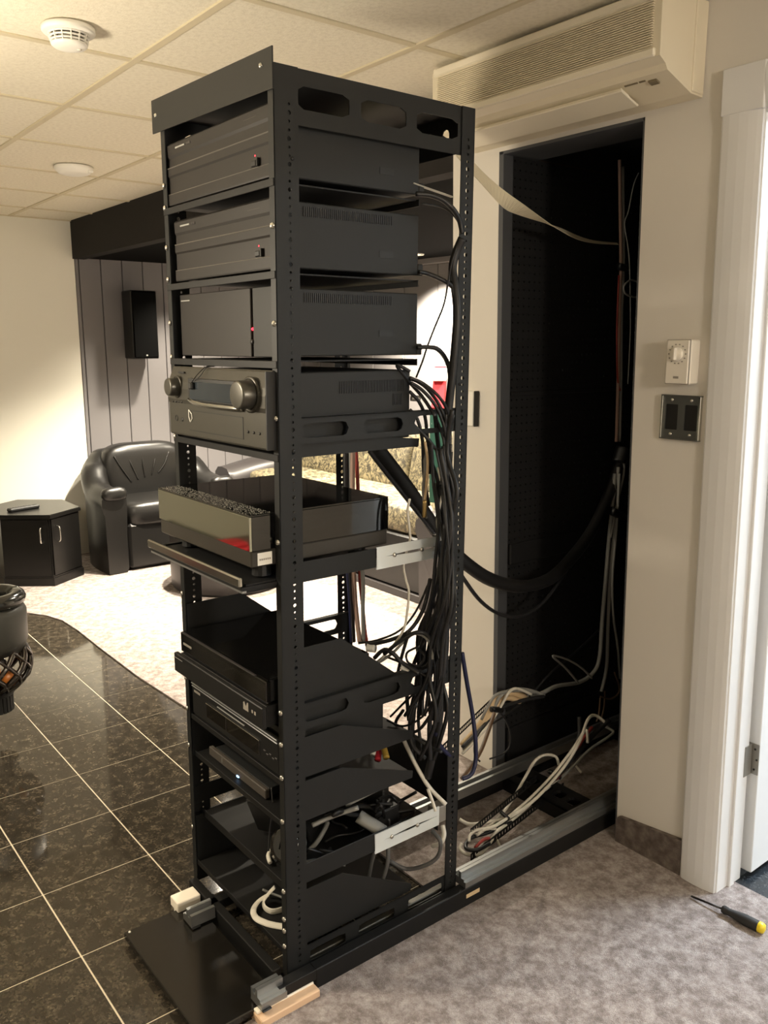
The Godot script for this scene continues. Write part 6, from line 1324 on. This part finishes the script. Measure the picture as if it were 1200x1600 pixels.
	cable("tangled_cable", "dark cable in the tangle on the low shelf", "cable", "tangle of dark cables on the low shelf", mats.cable_dark, 0.0035, [Vector3(-0.858, 0.262, -1.645), Vector3(-0.853, 0.257, -1.671), Vector3(-0.864, 0.257, -1.702), Vector3(-0.834, 0.257, -1.750), Vector3(-0.864, 0.257, -1.794), Vector3(-0.893, 0.257, -1.783), Vector3(-0.878, 0.257, -1.806)], 1)
	cable("tangled_cable", "dark cable in the tangle on the low shelf", "cable", "tangle of dark cables on the low shelf", mats.cable, 0.0035, [Vector3(-0.784, 0.257, -1.606), Vector3(-0.825, 0.257, -1.631), Vector3(-0.787, 0.257, -1.646), Vector3(-0.696, 0.257, -1.675), Vector3(-0.736, 0.257, -1.664), Vector3(-0.690, 0.257, -1.696), Vector3(-0.673, 0.257, -1.729)], 1)
	cable("tangled_cable", "dark cable in the tangle on the low shelf", "cable", "tangle of dark cables on the low shelf", mats.cable_dark, 0.0035, [Vector3(-0.982, 0.279, -1.586), Vector3(-0.925, 0.263, -1.555), Vector3(-0.891, 0.259, -1.555), Vector3(-0.839, 0.278, -1.555), Vector3(-0.843, 0.305, -1.555), Vector3(-0.791, 0.257, -1.555), Vector3(-0.789, 0.303, -1.555)], 1)
	cable("tangled_cable", "dark cable in the tangle on the low shelf", "cable", "tangle of dark cables on the low shelf", mats.cable, 0.0045, [Vector3(-0.759, 0.257, -1.833), Vector3(-0.742, 0.257, -1.843), Vector3(-0.676, 0.257, -1.834), Vector3(-0.660, 0.257, -1.849), Vector3(-0.660, 0.257, -1.807), Vector3(-0.660, 0.257, -1.779), Vector3(-0.660, 0.257, -1.799)], 1)
	cable("tangled_cable", "dark cable in the tangle on the low shelf", "cable", "tangle of dark cables on the low shelf", mats.cable, 0.006, [Vector3(-0.829, 0.308, -1.597), Vector3(-0.891, 0.344, -1.579), Vector3(-0.942, 0.383, -1.555), Vector3(-0.958, 0.379, -1.555), Vector3(-0.860, 0.354, -1.586), Vector3(-0.775, 0.289, -1.627), Vector3(-0.831, 0.328, -1.622)], 1)
	cable("tangled_cable", "dark cable in the tangle on the low shelf", "cable", "tangle of dark cables on the low shelf", mats.cable, 0.0035, [Vector3(-0.700, 0.257, -1.737), Vector3(-0.660, 0.257, -1.738), Vector3(-0.674, 0.257, -1.748), Vector3(-0.708, 0.257, -1.701), Vector3(-0.725, 0.257, -1.655), Vector3(-0.818, 0.257, -1.616), Vector3(-0.740, 0.257, -1.648)], 1)
	cable("tangled_cable", "dark cable in the tangle on the low shelf", "cable", "tangle of dark cables on the low shelf", mats.cable, 0.0035, [Vector3(-0.968, 0.385, -1.577), Vector3(-0.885, 0.343, -1.607), Vector3(-0.795, 0.310, -1.644), Vector3(-0.814, 0.306, -1.654), Vector3(-0.793, 0.324, -1.607), Vector3(-0.835, 0.315, -1.643), Vector3(-0.826, 0.325, -1.626)], 1)
	cable("tangled_cable", "dark cable in the tangle on the low shelf", "cable", "tangle of dark cables on the low shelf", mats.cable, 0.0035, [Vector3(-0.972, 0.257, -1.619), Vector3(-1.013, 0.291, -1.594), Vector3(-0.963, 0.262, -1.582), Vector3(-0.937, 0.257, -1.606), Vector3(-0.973, 0.262, -1.571), Vector3(-0.971, 0.269, -1.555), Vector3(-0.941, 0.260, -1.555)], 1)
	cable("tangled_cable", "dark cable in the tangle on the low shelf", "cable", "tangle of dark cables on the low shelf", mats.cable, 0.0035, [Vector3(-0.798, 0.257, -1.786), Vector3(-0.744, 0.257, -1.809), Vector3(-0.660, 0.257, -1.803), Vector3(-0.685, 0.257, -1.840), Vector3(-0.660, 0.257, -1.869), Vector3(-0.660, 0.257, -1.875), Vector3(-0.660, 0.257, -1.834)], 1)
	cable("tangled_cable", "dark cable in the tangle on the low shelf", "cable", "tangle of dark cables on the low shelf", mats.cable_dark, 0.0035, [Vector3(-0.830, 0.257, -1.790), Vector3(-0.815, 0.257, -1.821), Vector3(-0.783, 0.257, -1.819), Vector3(-0.793, 0.257, -1.814), Vector3(-0.818, 0.257, -1.821), Vector3(-0.743, 0.257, -1.795), Vector3(-0.828, 0.257, -1.772)], 1)
	cable("tangled_cable", "dark cable in the tangle on the low shelf", "cable", "tangle of dark cables on the low shelf", mats.cable, 0.0045, [Vector3(-0.836, 0.290, -1.572), Vector3(-0.759, 0.285, -1.610), Vector3(-0.712, 0.285, -1.611), Vector3(-0.718, 0.309, -1.635), Vector3(-0.799, 0.348, -1.587), Vector3(-0.776, 0.318, -1.612), Vector3(-0.738, 0.307, -1.603)], 1)
	cable("tangled_cable", "dark cable in the tangle on the low shelf", "cable", "tangle of dark cables on the low shelf", mats.cable, 0.0045, [Vector3(-0.750, 0.257, -1.660), Vector3(-0.801, 0.257, -1.679), Vector3(-0.705, 0.257, -1.711), Vector3(-0.748, 0.257, -1.688), Vector3(-0.720, 0.257, -1.642), Vector3(-0.660, 0.257, -1.606), Vector3(-0.742, 0.257, -1.585)], 1)
	cable("tangled_cable", "dark cable in the tangle on the low shelf", "cable", "tangle of dark cables on the low shelf", mats.cable_dark, 0.0045, [Vector3(-0.718, 0.257, -1.838), Vector3(-0.713, 0.257, -1.824), Vector3(-0.700, 0.257, -1.780), Vector3(-0.660, 0.257, -1.801), Vector3(-0.660, 0.257, -1.755), Vector3(-0.660, 0.257, -1.788), Vector3(-0.660, 0.257, -1.787)], 1)
	cable("tangled_cable", "dark cable in the tangle on the low shelf", "cable", "tangle of dark cables on the low shelf", mats.cable, 0.0035, [Vector3(-0.933, 0.257, -1.636), Vector3(-0.892, 0.257, -1.638), Vector3(-0.836, 0.257, -1.618), Vector3(-0.739, 0.257, -1.643), Vector3(-0.702, 0.257, -1.612), Vector3(-0.765, 0.257, -1.617), Vector3(-0.663, 0.257, -1.663)], 1)
	cable("tangled_cable", "dark cable in the tangle on the low shelf", "cable", "tangle of dark cables on the low shelf", mats.cable_dark, 0.0045, [Vector3(-0.660, 0.257, -1.837), Vector3(-0.660, 0.257, -1.858), Vector3(-0.718, 0.257, -1.880), Vector3(-0.784, 0.257, -1.880), Vector3(-0.728, 0.257, -1.880), Vector3(-0.756, 0.257, -1.859), Vector3(-0.660, 0.257, -1.860)], 1)
	cable("tangled_cable", "dark cable in the tangle on the low shelf", "cable", "tangle of dark cables on the low shelf", mats.cable_dark, 0.006, [Vector3(-0.699, 0.257, -1.789), Vector3(-0.660, 0.257, -1.820), Vector3(-0.660, 0.257, -1.857), Vector3(-0.660, 0.257, -1.826), Vector3(-0.677, 0.257, -1.795), Vector3(-0.757, 0.257, -1.764), Vector3(-0.744, 0.257, -1.805)], 1)
	cable("tangled_cable", "dark cable in the tangle on the low shelf", "cable", "tangle of dark cables on the low shelf", mats.cable, 0.006, [Vector3(-0.756, 0.257, -1.796), Vector3(-0.660, 0.257, -1.820), Vector3(-0.660, 0.257, -1.864), Vector3(-0.660, 0.257, -1.880), Vector3(-0.660, 0.257, -1.880), Vector3(-0.660, 0.257, -1.862), Vector3(-0.660, 0.257, -1.821)], 1)
	cable("gray_cable", "pale gray cable slanting up in the low shelf tangle", "cable", "", mats.cable_gray, 0.006, [Vector3(-1.000, 0.213, -1.670), Vector3(-0.960, 0.250, -1.647), Vector3(-0.930, 0.278, -1.647), Vector3(-0.900, 0.282, -1.671)], 1)
	cable("gray_cable", "gray cable across the top of the low shelf tangle", "cable", "", mats.cable_gray, 0.006, [Vector3(-1.000, 0.350, -1.590), Vector3(-0.950, 0.364, -1.574), Vector3(-0.900, 0.386, -1.536)], 1)
	cable("gray_cable", "gray cable under the lowest gusset near the rear", "cable", "", mats.cable_gray, 0.006, [Vector3(-0.900, 0.368, -1.590), Vector3(-0.850, 0.394, -1.563), Vector3(-0.820, 0.416, -1.536)], 1)
	cable("gray_cable", "gray cable along the bottom of the low shelf tangle", "cable", "", mats.cable_gray, 0.006, [Vector3(-1.020, 0.242, -1.614), Vector3(-0.980, 0.247, -1.589), Vector3(-0.930, 0.238, -1.550)], 1)
	cable("gray_cable", "dark gray cable hanging straight below the low shelf", "cable", "", mats.cable_mid, 0.0055, [Vector3(-0.830, 0.226, -1.563), Vector3(-0.835, 0.188, -1.570), Vector3(-0.840, 0.147, -1.575)], 1)
	cable("gray_cable", "dark gray cable hanging to the bottom shelf beside the straight one", "cable", "", mats.cable_mid, 0.0055, [Vector3(-0.800, 0.245, -1.546), Vector3(-0.810, 0.206, -1.533), Vector3(-0.820, 0.144, -1.544)], 1)
	cable("gray_cable", "dark gray cable looping between the low shelf and the bottom rail", "cable", "", mats.cable_mid, 0.0055, [Vector3(-0.790, 0.188, -1.553), Vector3(-0.750, 0.159, -1.531), Vector3(-0.725, 0.184, -1.484), Vector3(-0.700, 0.209, -1.465), Vector3(-0.700, 0.255, -1.456), Vector3(-0.700, 0.270, -1.488)], 1)
	cable("phono_plug", "white phono plug under the upper tapered shelf side", "plug", "phono plugs", mats.white, 0.0085, [Vector3(-0.790, 0.456, -1.619), Vector3(-0.770, 0.467, -1.631)], 1)
	cable("phono_plug", "red phono plug under the upper tapered shelf side", "plug", "phono plugs", mats.red, 0.0085, [Vector3(-0.790, 0.450, -1.600), Vector3(-0.770, 0.464, -1.621)], 1)
	cable("phono_plug", "yellow phono plug under the upper tapered shelf side", "plug", "phono plugs", mats.yellow_dim, 0.0085, [Vector3(-0.780, 0.463, -1.576), Vector3(-0.770, 0.476, -1.599)], 1)
	cable("adapter_box", "gray adapter box lying among the cables at the rack's rear foot", "adapter", "", mats.cable_gray, 0.022, [Vector3(-0.860, 0.323, -1.590), Vector3(-0.820, 0.289, -1.536)], 0.6)
	perforated_strip("black perforated cable tray strip under the white floor cables", Vector3(-0.456, 0.030, -1.593), Vector3(0.074, 0.030, -1.695), Vector3(0, 1, 0), 34)
	perforated_strip("black perforated tray strip behind the white floor cables", Vector3(-0.399, 0.060, -1.653), Vector3(-0.042, 0.090, -1.713), Vector3(0, 1, 0), 30)
	perforated_strip("black perforated tray edge behind the beige cable bundle", Vector3(-0.303, 0.204, -1.890), Vector3(-0.072, 0.311, -1.890), Vector3(0, 1, 0), 30)
	perforated_strip("long perforated strip along the closet's left wall near the floor", Vector3(0.149, 0.230, -1.920), Vector3(0.424, 0.203, -1.920), Vector3(0, 1, 0), 26)
